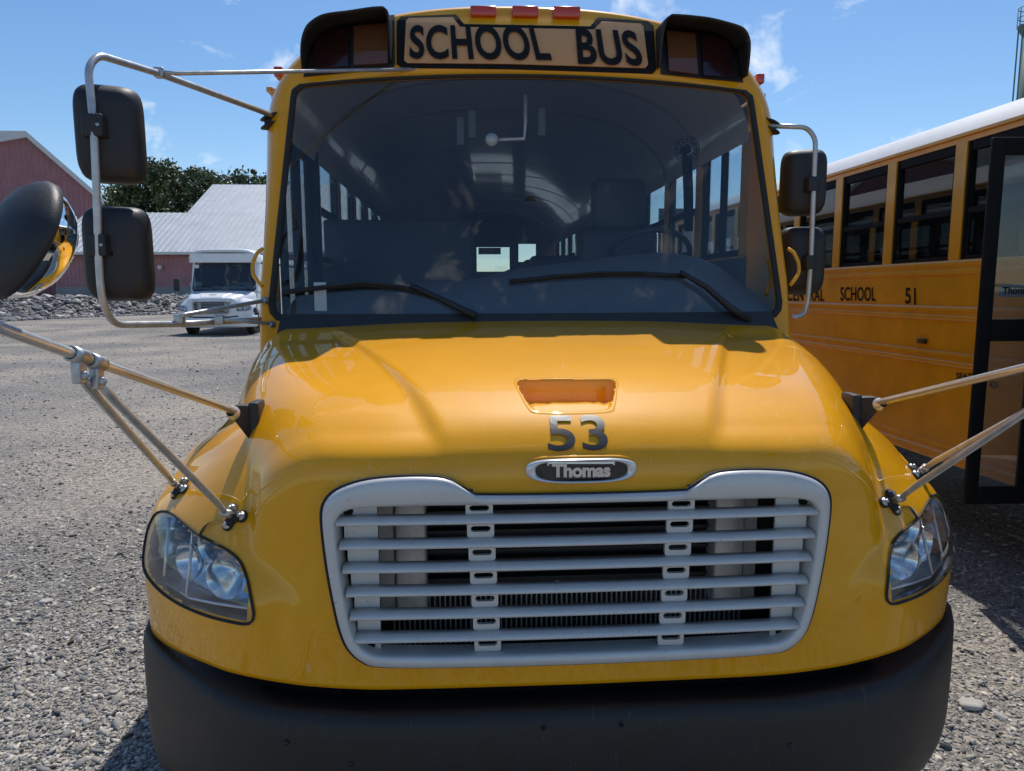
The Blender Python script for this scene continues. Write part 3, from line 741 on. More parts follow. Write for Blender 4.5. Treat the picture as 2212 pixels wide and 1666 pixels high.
# ---- headlights
def lens_pt(p, off): q = hit(*p); return q+hnorm(q)*off
ringsL = []
for r in (1.0, .93, .8, .62, .42, .2, .02): ringsL.append([lens_pt(HLc+(p-HLc)*r, .002+.004*(1-r**4)) for p in HL])
ringsL = np.array(ringsL)
edge = ringsL[0]
cen = ringsL[-1].mean(0)
axis_in = np.array([.50, .87, 0.0])           # into the left lamp
bowl = []
for r, dp in ((1.0, .0), (.985, .03), (.95, .075), (.85, .10), (.55, .11), (.02, .11)):
    bowl.append([cen+(q-cen)*r+axis_in*dp-axis_in*((q-cen)@axis_in)*(1-r)*0 for q in edge])
bowl = np.array(bowl)
def hp(px, py, dep): q = hit(px, py); return q+axis_in*dep
def mirX(mb): mb.v = [(-a, b_, c_) for a, b_, c_ in mb.v]; return mb
for s in (-1, 1):
    fx = (lambda mb: mb) if s < 0 else mirX
    hl = part('headlight', fx(MB().grid(bowl, closed=True)), 'lamp_shell')
    part('gasket', fx(MB().tube([*(edge+np.array([0, -.002, 0])), edge[0]+np.array([0, -.002, 0])], .0036, 8, cap=False)), 'rubber', hl)
    part('lens', fx(MB().grid(ringsL, closed=True)), 'lens_clear', hl)
    # chrome shell with two stacked bowls, and an outer turn lamp bowl
    for (a, b_, rx, dep) in ((455, 1183, .058, .02), (468, 1258, .050, .02)):
        c_ = hp(a, b_, .030); ax_ = np.array([-.30, -.95, .05]) if True else None
        part('reflector', fx(MB().revolve([(.012, -.055), (rx*.45, -.045), (rx*.75, -.025), (rx, 0), (rx*1.12, .006)], c_, ax_, 28)), 'reflector', hl)
        part('bulb', fx(MB().revolve([(0, -.03), (.010, -.03), (.010, -.005), (0, 0)], c_, ax_, 12)), 'lens_clear', hl)
    c_ = hp(383, 1222, .035); part('turn_reflector', fx(MB().revolve([(.010, -.045), (.03, -.035), (.05, -.012), (.056, .004)], c_, (-.62, -.78, .05), 24)), 'reflector', hl)
    c_ = hp(380, 1160, .03); part('turn_bulb', fx(MB().revolve([(0, -.03), (.020, -.028), (.024, 0), (.016, .024), (0, .03)], c_, (-.5, -.8, .3), 16)), 'lens_amber', hl)
    q0, q1 = hp(412, 1128, .012), hp(395, 1290, .012); q2, q3 = hp(353, 1120, .02), hp(342, 1250, .02)
    part('divider', fx(MB().tube([q0, q1], .005, 8)), 'chrome', hl)
    part('divider', fx(MB().tube([q2, q3], .005, 8)), 'chrome', hl)
    tr = [hp(345, 1265, .02), hp(400, 1297, .015), hp(460, 1308, .012), hp(528, 1318, .012)]
    part('trim', fx(MB().tube(tr, .004, 6)), 'chrome', hl)
    shelf = [hp(345, 1265, .014), hp(400, 1297, .012), hp(460, 1308, .010), hp(530, 1318, .010), hp(534, 1338, .010), hp(470, 1325, .010), hp(400, 1310, .012), hp(358, 1285, .014)]
    part('lower_shelf', fx(MB().add(shelf, [tuple(range(8))])), 'black_plastic', hl)

# ---- bumper
tp_ = np.concatenate([np.stack([np.linspace(-1.25, 1.25, 61), yf0(np.linspace(-1.25, 1.25, 61))], 1)])
side = [(1.285, 2.25), (1.305, 2.42), (1.305, 2.60)]
plan = np.array([(-a, b_) for a, b_ in side[::-1]]+tp_.tolist()+side)
Tn = np.gradient(plan, axis=0); Tn /= np.linalg.norm(Tn, axis=1)[:, None]; Nn = np.stack([Tn[:, 1], -Tn[:, 0]], 1)
for _ in range(6): Nn[1:-1] = (Nn[:-2]+2*Nn[1:-1]+Nn[2:])/4
Nn /= np.linalg.norm(Nn, axis=1)[:, None]
rise = .065*sstep(.45, 1.25, np.abs(plan[:, 0])); thin = 1-.70*sstep(.75, 1.27, np.abs(plan[:, 0]))
sec = [(-.16, .60), (-.05, .622), (.0, .634), (.015, .635), (.030, .628), (.042, .610), (.047, .58), (.050, .52), (.050, .44), (.042, .36), (.02, .315), (-.03, .300), (-.12, .30)]
bk = np.array([[(p[0]+n0[0]*(d_*th_ if d_ > 0 else d_), p[1]+n0[1]*(d_*th_ if d_ > 0 else d_), z_+rz*(1.0 if z_ > .6 else max(0, (z_-.3)/.3))) for d_, z_ in sec] for p, n0, rz, th_ in zip(plan, Nn, rise, thin)])
bump = part('bumper', MB().grid(bk), 'bumper')
for px, py in ((1174, 1574), (1343, 1567)):
    q = U(px, py, y=1.693); part('bolt_hole', MB().revolve([(0, 0), (.006, 0)], (q[0], 1.6935, q[2]), (0, -1, 0), 10), 'black_matte', bump)
q = U(1893, 1650, y=1.83); part('tow_bracket', MB().box(q-[.012, .01, .03], q+[.012, .03, .03], .004).box(q+[-.03, 0, -.03], q+[-.016, .02, .02], .003), 'zinc', bump)
for px, py in ((620, 1600), (760, 1640), (1700, 1600)):
    q = U(px, py, y=1.72); yy_ = float(yf0(q[0]))-.05; part('bolt', MB().revolve([(0, 0), (.007, 0), (.007, .004), (0, .006)], (q[0], yy_+.001, q[2]), (0, -1, 0), 6), 'black_plastic', bump)
part('valance', MB().box((-.85, 1.86, .50), (.85, 1.88, .70)), 'black_matte')

# ---- cab front, windshield
def yw(x, z): return 3.09+.105*(np.abs(x)/1.13)**2+.236*(z-1.62)+.9*np.maximum(z-2.7, 0)**2
def on_w(px, py, off=0):
    y = 3.3
    for _ in range(12):
        p = U(px, py, y=y); y = float(yw(p[0], p[2]))-off
    return U(px, py, y=y)
CW = np.array([0, 2.1])
def radial(fn, th):
    d = np.array([math.cos(th), math.sin(th)]); lo, hi = 0, 2.2
    for _ in range(40):
        m = (lo+hi)/2; q = CW+d*m
        if fn(q[0], q[1]) < 0: lo = m
        else: hi = m
    return CW+d*lo
def rsm(a, b_, k): # round corner: smooth max with radius
    q = np.array([a+k, b_+k]); return np.linalg.norm(np.maximum(q, 0))+min(max(q), 0)-k
ZT = on_w(1133, 163)[2]; 
def fA(x, z):
    ax = abs(x); sd_ = ax-(1.135-.095*(z-1.62)/1.01); tp0 = z-(ZT-.035*(ax/1.03)**2)
    return max(rsm(sd_, tp0, .035), rsm(sd_, 1.575-z, .08))
def sup(x, z, w, h, b0):
    ax = abs(x)
    if z < 2.4: return max(ax-w, b0-z)
    return (abs(ax/w)**2.5+abs((z-2.4)/h)**2.5)**.4-1
def fB(x, z): return sup(x, z, 1.165-.075*min(max((z-1.75)/.65, 0), 1), .57, .85)
def fC(x, z): return sup(x, z, 1.22, .63, .70)
TH = np.sort(np.concatenate([np.linspace(-math.pi, math.pi, 200, endpoint=False)]))
A_, B_, C_ = [np.array([radial(f, th) for th in TH]) for f in (fA, fB, fC)]
YC = 3.74
rgs = []
for k in np.linspace(0, 1, 7):
    Q = A_*(1-k)+B_*k; rgs.append(np.stack([Q[:, 0], yw(Q[:, 0], Q[:, 1]), Q[:, 1]], 1))
yB = yw(B_[:, 0], B_[:, 1])
for ph in np.linspace(0, 1, 10)[1:]*math.pi/2:
    Q = B_+(C_-B_)*math.sin(ph); rgs.append(np.stack([Q[:, 0], yB+(YC-yB)*(1-math.cos(ph)), Q[:, 1]], 1))
inner = np.stack([A_[:, 0]*.995, yw(A_[:, 0], A_[:, 1])+.05, A_[:, 1]], 1)
cap = part('front_cap', MB().grid(np.stack([inner]+rgs), closed=True), 'yellow')
# black rubber windshield seal and glass
def insetA(k): return CW+(A_-CW)*k
seal = []
for k, o in ((1.008, .004), (1.006, -.007), (.998, -.010), (.986, -.007), (.982, .006)):
    Q = insetA(k); seal.append(np.stack([Q[:, 0], yw(Q[:, 0], Q[:, 1])+o, Q[:, 1]], 1))
part('windshield_seal', MB().grid(np.stack(seal), closed=True), 'rubber', cap)
gl_ = []
for k in (.99, .9, .75, .55, .3, .02): Q = insetA(k); gl_.append(np.stack([Q[:, 0], yw(Q[:, 0], Q[:, 1])+.006, Q[:, 1]], 1))
wsh = part('windshield', MB().grid(np.stack(gl_), closed=True), 'windshield')
# cowl between hood and glass
xs = np.linspace(-1.08, 1.08, 31)
cow = MB().grid(np.array([[(x, 3.05, 1.50), (x, 3.06+.05*(x/1.1)**2, 1.572-.03*(x/1.1)**4), (x, float(yw(x, 1.59))-.016, 1.592), (x, float(yw(x, 1.61))-.014, 1.608)] for x in xs]))
part('cowl', cow, 'black_plastic')

# sign board, letters
def strip(name, poly, off, th, m, parent):
    # flat plate bent to follow the cap: sliced polygon in picture columns/rows, mapped onto the cap surface
    bm = bmesh.new(); f = bm.faces.new([bm.verts.new((a, b_, 0)) for a, b_ in poly])
    xs_ = [p[0] for p in poly]; ys_ = [p[1] for p in poly]
    for x in np.arange(min(xs_)+15, max(xs_), 24): bmesh.ops.bisect_plane(bm, geom=bm.verts[:]+bm.edges[:]+bm.faces[:], plane_co=(x, 0, 0), plane_no=(1, 0, 0))
    for y in np.arange(min(ys_)+12, max(ys_), 24): bmesh.ops.bisect_plane(bm, geom=bm.verts[:]+bm.edges[:]+bm.faces[:], plane_co=(0, y, 0), plane_no=(0, 1, 0))
    ex = bmesh.ops.extrude_face_region(bm, geom=bm.faces[:]); back = {v for v in ex['geom'] if isinstance(v, bmesh.types.BMVert)}
    for v in bm.verts:
        p = on_w(v.co.x, v.co.y, off)
        if v in back: p = p+np.array([0, th, 0])
        v.co = Vector(p)
    return part(name, MB().bm(bm), m, parent)
brd = strip('sign_board', [(857,46),(866,36),(985,31),(1002,52),(1275,57),(1292,37),(1400,46),(1412,56),(1418,150),(1410,159),(1100,149),(868,146),(857,138)], .008, .03, 'black_matte', cap)
pan = strip('sign_panel', [(877,45),(883,39),(978,37),(994,58),(1283,64),(1300,46),(1384,51),(1390,57),(1400,140),(1394,147),(1100,138),(880,136),(873,130)], .016, .01, 'sign_orange', brd)
for tx, q in (('SCHOOL', [(884, 127), (1193, 131), (1172, 53), (886, 54)]), ('BUS', [(1249, 139), (1392, 143), (1373, 66), (1243, 60)])):
    part('lettering', text_mb(tx, lambda s, t, q=q: on_w(*bil(q, s, t), .024), .028, 1.06, 1), 'black_matte', pan)
# clearance lamps over the sign
for (a, b_, c_, d_) in ((1016, 21, 1071, 38), (1106, 22, 1161, 39), (1194, 24, 1250, 41)):
    p0, p1 = on_w(a, d_, .0), on_w(c_, b_, .0); h = p1[2]-p0[2]
    part('clearance_lamp', MB().box((p0[0], p0[1]-.022, p0[2]), (p1[0], p0[1]+.09, p0[2]+h*1.0), .008), 'lens_bright', cap)
# warning lamps under visors
for s in (-1, 1):
    px_ = (lambda a: a)
    if s < 0:
        bq = [(655,166),(668,112),(690,62),(720,44),(852,32),(853,140),(846,148)]
        amb = [(764,56),(838,50),(838,136),(764,140)]; red = [(682,66),(752,57),(752,142),(676,150)]
        vp = [(660,158,.07),(664,132,.13),(672,106,.18),(688,82,.21),(716,64,.21),(770,54,.20),(836,46,.20),(845,50,.18),(846,76,.12),(846,136,.04)]
    else:
        bq = [(1424,58),(1560,70),(1588,100),(1606,178),(1520,170),(1428,160)]
        amb = [(1440,66),(1502,72),(1508,160),(1446,152)]; red = [(1516,74),(1572,84),(1584,166),(1520,162)]
        vp = [(1420,150,.04),(1418,88,.12),(1418,66,.18),(1426,61,.20),(1490,66,.20),(1540,75,.19),(1570,90,.21),(1588,112,.18),(1596,140,.13),(1602,172,.07)]
    wl = strip('warning_lamp', bq, .006, .02, 'black_plastic', cap)
    strip('amber_lens', amb, .030, .022, 'lens_amber', wl); strip('red_lens', red, .030, .022, 'lens_red', wl)
    vq = np.array(vp, float); tq = np.r_[0, np.cumsum(np.linalg.norm(np.diff(vq[:, :2], axis=0), axis=1))]; tn = np.unique(np.r_[np.linspace(0, tq[-1], 44), tq])
    vp = np.stack([interp(tn, tq, vq[:, k]) for k in range(3)], 1).tolist()
    bp = [on_w(a, b_, .004) for a, b_, d_ in vp]
    G = []
    for k in np.linspace(0, 1, 5): G.append([p+np.array([.02*s*k*0, -d_*k, -.045*d_*k*4*k*.35]) for p, (_, _, d_) in zip(bp, vp)])
    G = np.array(G); Gs = np.stack([smooth_open for smooth_open in G])
    vis = part('visor', MB().grid(Gs), 'black_plastic', wl); solid(vis, .006, 0)
# side marker lamps
for s in (-1, 1):
    q = np.array([s*1.14, 3.60, 2.712]); part('side_marker', MB().box(q-[.02, .05, .022], q+[.02, .05, .022], .006), 'lens_bright', cap)
    q = np.array([s*1.10, 3.66, 2.79]); part('rain_deflector', MB().add([q, q+[s*.03, 0, .04], q+[s*.02, .25, .04], q+[-s*.01, .25, 0]], [(0, 1, 2, 3)]), 'steel', cap)

# grab handles on the pillars
for s in (-1, 1):
    h = MB().tube([(s*1.145, 3.18, 1.885), (s*1.165, 3.165, 1.868), (s*1.182, 3.145, 1.82), (s*1.178, 3.13, 1.775), (s*1.155, 3.12, 1.745), (s*1.14, 3.13, 1.722)], .008, 8, fillet=.02)
    part('grab_handle', h, 'yellow', cap)

# wipers
def wp(px, py, off): return on_w(px, py, off)
for arm, blade in (([(1028, 684), (1000, 670), (950, 645), (887, 616)], [(612, 632), (700, 621), (785, 615), (870, 622), (952, 645)]),
                   ([(1618, 694), (1575, 664), (1525, 620), (1470, 588)], [(1100, 609), (1200, 598), (1297, 593), (1390, 592), (1480, 597)])):
    w_ = part('wiper', MB().tube([wp(*p, .035) for p in arm], [.018, .016, .013, .010], 8), 'black_plastic')
    part('wiper_blade', MB().tube([wp(*p, .014) for p in blade], .012, 6), 'rubber', w_)
    part('blade_frame', MB().tube([wp(blade[1][0], blade[1][1]-1, .028), wp(blade[2][0], blade[2][1]-5, .034), wp(blade[3][0], blade[3][1]-3, .028)], .006, 6), 'black_plastic', w_)

# ---- door mirror (image left) and driver mirror (image right)
def chain(pts): return [U(a, b_, y=c_) for a, b_, c_ in pts]
def mirror_head(parent, x0, y0, x1, y1, yy, fwd, name='mirror_head'):
    # rounded black shell; corners in photo pixels at depth yy; the glass faces the driver
    a, b_ = U(x0, y0, y=yy), U(x1, y1, y=yy); c_ = (a+b_)/2; hw, hh = abs(b_[0]-a[0])/2, abs(a[2]-b_[2])/2
    an = np.linspace(0, 2*math.pi, 48, endpoint=False)
    sq = lambda t, e: np.sign(t)*abs(t)**e
    base = np.array([[sq(math.cos(q), .42)*hw, sq(math.sin(q), .36)*hh] for q in an])
    R_ = []
    for k, y in ((.05, 0), (.6, .002), (.80, .010), (.92, .024), (.98, .045), (1.0, .075), (.97, .083), (.95, .083)): R_.append([(c_[0]+p[0]*k*(1.0), c_[1]-.04+y+fwd*p[0]*k, c_[2]+p[1]*k) for p in base])
    h = part(name, MB().grid(np.array(R_), closed=True), 'black_plastic', parent)
    part('mirror_glass', MB().add([(c_[0]+p[0]*.95, c_[1]+.036+fwd*p[0], c_[2]+p[1]*.95) for p in base], [tuple(range(48))]), 'mirror', h)
    return h
ym = 2.6
arm = part('mirror_arm', MB().tube(chain([(585,248,3.40),(345,160,2.92),(212,119,2.60),(190,146,2.55),(203,285,2.53),(209,420,2.53),(213,560,2.53),(219,645,2.53),(243,702,2.60),(390,700,2.9),(572,690,3.24)]), .0125, 12, fillet=.05), 'steel')
for pts, r in (([(348,156,2.92),(380,159,2.95),(900,150,3.37)], .008), ([(388,684,2.86),(400,680,2.88),(570,650,3.19)], .009), ([(470,690,2.98),(500,692,3.0),(588,700,3.17)], .008)):
    part('brace', MB().tube(chain(pts), r, 8), 'steel', arm)
for (a, b_, c_) in ((345,159,2.92),(388,690,2.88),(475,692,2.99)): q = U(a, b_, y=c_); part('clamp', MB().box(q-[.018, .018, .016], q+[.018, .018, .02], .005), 'zinc', arm)
for (a, b_, c_) in ((900,150,3.37),(572,649,3.185),(586,701,3.165)): q = U(a, b_, y=c_); part('bolt', MB().revolve([(0, -.012), (.016, -.012), (.016, 0), (.008, .004), (.008, .012), (0, .012)], q, (0, -1, .2), 12), 'zinc', arm)
for h in ((163,180,303,396,2.60), (182,444,321,651,2.60)):
    mh = mirror_head(arm, *h, .35); 
    xm = 206 if h[1] < 300 else 214; ymid = (h[1]+h[3])/2-18
    q = U(xm-8, ymid, y=2.525); part('bracket', MB().box(q-[.033, .006, .036], q+[.033, .05, .036], .005), 'black_plastic', mh)
    part('screw', MB().revolve([(0, 0), (.006, 0), (.006, .004), (0, .004)], q+[.022, -.0065, 0], (0, -1, 0), 10), 'zinc', mh)
arm2 = part('mirror_arm', MB().tube(chain([(1660,272,3.42),(1743,275,3.40),(1762,300,3.38),(1758,400,3.38),(1752,560,3.38),(1745,650,3.38),(1736,683,3.38),(1708,684,3.36)]), .0115, 12, fillet=.06), 'steel')
for h in ((1700,321,1775,466,3.46), (1695,489,1771,637,3.46)):
    mh = mirror_head(arm2, *h, -.35); q = U(1756 if h[1] < 400 else 1751, (h[1]+h[3])/2+4, y=3.375)
    part('bracket', MB().box(q-[.022, .008, .034], q+[.022, .05, .034], .005), 'black_plastic', mh)
for s, p in ((-1, (588, 262, 3.44)), (1, (1660, 273, 3.44))):
    q = U(*p[:2], y=p[2]); pl_ = MB()
    for dz, an_ in ((.018, .18), (-.018, -.18)): pl_.revolve([(0, -.008), (.04, -.007), (.055, 0), (.04, .007), (0, .008)], q+[0, 0, dz], (s*.35, 0, 1), 20)
    pl_.box(q-[.03, .02, .02], q+[.05, .05, .02]) if s < 0 else pl_.box(q-[.05, .02, .02], q+[.03, .05, .02])
    part('mirror_mount', pl_, 'black_plastic', cap)

# ---- crossview mirrors on the fenders
SK = np.array([.939, 2.086, 1.359]); _a, _e = math.radians(87), math.radians(17)
DT = np.array([math.cos(_a)*math.cos(_e), -math.sin(_a)*math.cos(_e), math.sin(_e)])
def par_t(px):   # parameter on the left tube whose picture is at column px
    lo, hi = 0, 1.3
    for _ in range(40):
        m = (lo+hi)/2; q = SK+DT*m
        if proj(np.array([-q[0], q[1], q[2]]))[0] > px: lo = m
        else: hi = m
    return m
T1, T2 = par_t(168), par_t(207)
ti, to = hit(507, 1117), hit(394, 1056)
mc = U(36, 514, y=1.17); nrm = np.array([.56, .706, -.43]); nrm /= np.linalg.norm(nrm)
for s in (-1, 1):
    fx = mirX if s > 0 else (lambda mb: mb)
    L3 = lambda p: (-p[0], p[1], p[2])
    tip = SK+DT*1.02
    tip2 = np.array([-(-mc[0])-.07*0+0, mc[1], mc[2]])
    back = np.array([-mc[0], mc[1], mc[2]])-np.array([-nrm[0], nrm[1], nrm[2]])*.035
    tube = fx(MB().tube([L3(SK+DT*.02), L3(tip), L3(tip+np.array([.06, -.03, .07])), L3(back)], .0100, 12, fillet=.05))
    cv = part('crossview_mirror', tube, 'chrome')
    X_ = MB().revolve([(0, -.035), (.044, -.031), (.079, -.020), (.095, -.006), (.099, 0), (.100, .011), (.093, .014)], mc, nrm, 48)
    part('mirror_shell', fx(X_), 'black_plastic', cv)
    part('mirror_dome', fx(MB().revolve([(.094, .009), (.090, .025), (.077, .046), (.053, .063), (.026, .071), (.0, .074)], mc, nrm, 48)), 'mirror', cv)
    part('bolt', fx(MB().revolve([(0, 0), (.011, 0), (.011, .010), (0, .012)], mc-nrm*.035, -nrm, 12)), 'zinc', cv)
    for T_, foot in ((T1, to), (T2, ti)):
        q = np.array(L3(SK+DT*T_)); nf_ = hnorm(foot); ft = foot+nf_*.035; d_ = (q-ft)/np.linalg.norm(q-ft)
        top = q+np.array([0, 0, -.035])
        part('brace', fx(MB().tube([ft, ft+d_*.05, ft+d_*.08, top-d_*.07, top-d_*.04, top], [.007, .008, .009, .009, .009, .007], 10)), 'steel', cv)
        cb = MB().revolve([(.0115, -.022), (.0145, -.022), (.0145, .022), (.0115, .022)], q, DT*np.array([-1, 1, 1]), 16); cb.box(q+[-.008, -.014, -.05], q+[.008, .014, -.01], .003)
        cl_ = part('clamp', fx(cb), 'zinc', cv)
        part('bolt', fx(MB().revolve([(0, 0), (.009, 0), (.009, .007), (0, .007)], q+[.008, -.0, -.036], (.5, -.85, 0), 6)), 'steel', cv)
        # three-lobed foot
        t1 = np.cross(nf_, [0, 0, 1.]); t1 /= np.linalg.norm(t1); t2 = np.cross(nf_, t1); fb = MB(); fr_ = MB()
        for an_ in (1.2, 3.3, 5.4):
            c2 = foot+(t1*math.cos(an_)+t2*math.sin(an_))*.026
            fb.tube([foot+nf_*.009, c2+nf_*.006], [.010, .009], 10); fb.revolve([(.012, .0), (.012, .007), (0, .009)], c2+nf_*.003, nf_, 14); fb.revolve([(.006, .009), (.006, .014), (0, .015)], c2+nf_*.003, nf_, 6)
            fr_.tube([foot+nf_*.003, c2+nf_*.002], [.016, .015], 10); fr_.revolve([(.0165, -.004), (.0165, .005), (0, .006)], c2, nf_, 16)
        fb.tube([foot+nf_*.006, ft+nf_*.004], [.011, .009], 10); fb.revolve([(0, -.016), (.011, -.016), (.011, .016), (0, .016)], ft, t1, 6)
        fo_ = part('foot', fx(fb), 'zinc', cv)
        part('foot_pad', fx(fr_), 'rubber', cv)
    # black socket bracket bolted to the hood side
    hb_ = hit(558, 915); bk_ = MB()
    sk = np.array(L3(SK)); pts = [hit(566, 884), hit(553, 956), hit(572, 915)]
    A0 = np.array([-.90, 2.14, 1.372]); A1 = np.array([-.915, 2.12, 1.275])
    bk_.add([A0+[-.002, -.02, .0], A0+[.0, .03, 0], A1+[0, .03, 0], A1+[0, -.02, 0], sk+[-.006, -.012, .022], sk+[-.006, .02, .022], sk+[-.006, .02, -.024], sk+[-.006, -.012, -.024]], [(0, 1, 5, 4), (1, 2, 6, 5), (2, 3, 7, 6), (3, 0, 4, 7), (4, 5, 6, 7), (0, 3, 2, 1)])
    bk_.box(np.minimum(A0, A1)+[-.002, -.016, -.014], np.maximum(A0, A1)+[.012, .04, .012], .006)
    sb = part('socket', fx(bk_), 'black_plastic', cv)
    part('ball_joint', fx(MB().revolve([(0, -.004), (.017, 0), (.02, .01), (.014, .02), (.0125, .03)], sk+[-.006, -.015, 0], DT*np.array([-1, 1, 1]), 16)), 'chrome', cv)

# ---- body: sides, roof, windows
Y0, Y1_ = 3.74, 12.2
DOOR1 = 4.45; POST0 = 4.55; PITCH = .735; NW = 10
def rail_prof(z): return [(0, z-.05), (.014, z-.045), (.018, z-.035), (.018, z-.018), (.008, z-.008), (.008, z+.008), (.018, z+.018), (.018, z+.035), (.014, z+.045), (0, z+.05)]
win_frame = None
for s in (-1, 1):
    ys = DOOR1 if s < 0 else Y0
    lp = part('side_panel', MB().box((min(s*1.18, s*1.22), ys, .55), (max(s*1.18, s*1.22), Y1_, 1.885)), 'yellow_side')
    for z in (1.845, 1.545, 1.245, .63):
        G = np.array([[(s*(1.219+a), y, zz) for a, zz in rail_prof(z)] for y in (ys+.03, Y1_-.03)]); part('rub_rail', MB().grid(G, smooth=False), 'yellow_side', lp)
    part('header', MB().box((min(s*1.175, s*1.222), Y0, 2.637), (max(s*1.175, s*1.222), Y1_, 2.685)), 'yellow_side')
    part('drip_rail', MB().box((min(s*1.215, s*1.245), Y0, 2.672), (max(s*1.215, s*1.245), Y1_, 2.692)), 'yellow_side')
    for k in range(NW+1):
        y = POST0+PITCH*k
        part('window_post', MB().box((min(s*1.17, s*1.226), y-.052, 1.884), (max(s*1.17, s*1.226), y+.052, 2.638)), 'yellow_side')
    if s > 0: part('window_post', MB().box((1.17, Y0-.01, 1.884), (1.226, Y0+.10, 2.638)), 'yellow_side')
    if s < 0:
        part('door_jamb', MB().box((-1.23, DOOR1-.02, .55), (-1.15, DOOR1+.03, 2.637)), 'black_matte')
def window_meshes():
    w, h = PITCH-.104, .752; f = MB()
    for a, b_ in (((-w/2, 0), (-w/2+.022, h)), ((w/2-.022, 0), (w/2, h)), ((-w/2+.022, 0), (w/2-.035, .035)), ((-w/2+.022, h-.06), (w/2-.035, h)), ((-w/2+.022, h*.40), (w/2-.035, h*.40+.035))):
        f.box((-.02, a[0], a[1]), (.022, b_[0], b_[1]))
    up = MB().box((.004, -w/2+.022, h*.40+.035), (.009, w/2-.035, h-.06)); lo = MB().box((-.010, -w/2+.035, .035), (-.005, w/2-.035, h*.40))
    return f.mesh('window'), up.mesh('pane'), lo.mesh('pane')
wf, wu, wl_ = window_meshes(); wf.materials.append(MATS['black_matte']); wu.materials.append(MATS['side_glass']); wl_.materials.append(MATS['side_glass'])
for s in (-1, 1):
    for k in range(NW):
        o = bpy.data.objects.new('window', wf); link(o, BUS); o.location = np.array([s*1.195, POST0+PITCH*(k+.5), 1.886])-OFF
        for me in (wu, wl_): p = bpy.data.objects.new('pane', me); link(p, o)
# driver's window
dw = part('window', MB().box((1.18, Y0+.10, 1.886), (1.215, Y0+.13, 2.637)).box((1.18, POST0-.09, 1.886), (1.215, POST0-.05, 2.637)).box((1.18, Y0+.13, 1.886), (1.215, POST0-.09, 1.92)).box((1.18, Y0+.13, 2.59), (1.215, POST0-.09, 2.637)).box((1.18, 4.15, 1.92), (1.215, 4.18, 2.59)), 'black_matte')
part('pane', MB().box((1.195, Y0+.13, 1.92), (1.20, POST0-.09, 2.59)), 'side_glass', dw)
# roof shell and white ceiling
def roof_sec(dw, dh, n=36, zmin=2.69):
    out = []
    for t in np.linspace(0, math.pi, 400):
        c, s_ = math.cos(t), math.sin(t); x = (1.22-dw)*np.sign(c)*abs(c)**.8; z = 2.4+(.63-dh)*s_**.8
        if z >= zmin-1e-6: out.append((x, z))
    i = np.linspace(0, len(out)-1, n).astype(int); return [out[k] for k in i]
rs = roof_sec(0, 0, 48, 2.66); ysec = np.unique(np.r_[np.linspace(Y0, Y1_, 13)])
roof = part('roof', MB().grid(np.array([[(x, y, z) for x, z in rs] for y in ysec])), 'roof_white')
ci = roof_sec(.06, .06, 40, 2.45)
part('ceiling', MB().grid(np.array([[(x, y, z) for x, z in ci] for y in np.linspace(Y0-.02, Y1_-.01, 5)])), 'ceiling')
for k in range(NW+1):
    y = POST0+PITCH*k; c2 = roof_sec(.075, .075, 40, 2.5)
    G = np.array([[(x, y+dy, z) for x, z in c2] for dy in (-.04, .04)]); part('ceiling_bow', MB().grid(G), 'ceiling')
# rear wall with two small windows; a printed label over the door window
wins = []
for (p0, p1) in (((1030, 587), (1101, 534)), ((1120, 566), (1158, 527))):
    a_, c_ = U(*p0, y=Y1_-.05), U(*p1, y=Y1_-.05); wins.append((a_[0], c_[0], a_[2], c_[2]))
xs_ = sorted({-1.2, 1.2, *[w[0] for w in wins], *[w[1] for w in wins]}); rwm = MB()
for i in range(len(xs_)-1):
    x0, x1 = xs_[i], xs_[i+1]; w = [w for w in wins if abs(w[0]-x0) < 1e-6]
    if w: rwm.box((x0, Y1_-.05, .6), (x1, Y1_, w[0][2])).box((x0, Y1_-.05, w[0][3]), (x1, Y1_, 2.99))
    else: rwm.box((x0, Y1_-.05, .6), (x1, Y1_, 2.99))
rw = part('rear_wall', rwm, 'interior')
for w in wins: part('rear_glass', MB().box((w[0], Y1_-.03, w[2]), (w[1], Y1_-.025, w[3])), 'side_glass', rw)
w = wins[0]; lx0, lx1, lz0, lz1 = w[0]+.03, w[0]+.40, w[3]-.12, w[3]-.01
nt_ = part('label', MB().box((lx0, Y1_-.056, lz0), (lx1, Y1_-.052, lz1)), 'sign_orange', rw)
part('label_print', text_mb('EMERGENCY DOOR', lambda s, t: (lx0+(lx1-lx0)*(.05+.9*s), Y1_-.058, lz0+(lz1-lz0)*(.25+.5*t)), .01, 1, 0), 'black_matte', rw)
part('floor', MB().box((-1.18, 3.5, .85), (1.18, Y1_-.05, .93)), 'interior')
part('firewall', MB().box((-1.1, 3.45, .7), (1.1, 3.5, 1.45)), 'black_matte')
for s in (-1, 1): part('inner_panel', MB().box((min(s*1.15, s*1.165), (DOOR1 if s < 0 else Y0), .93), (max(s*1.15, s*1.165), Y1_-.06, 1.87)), 'interior')
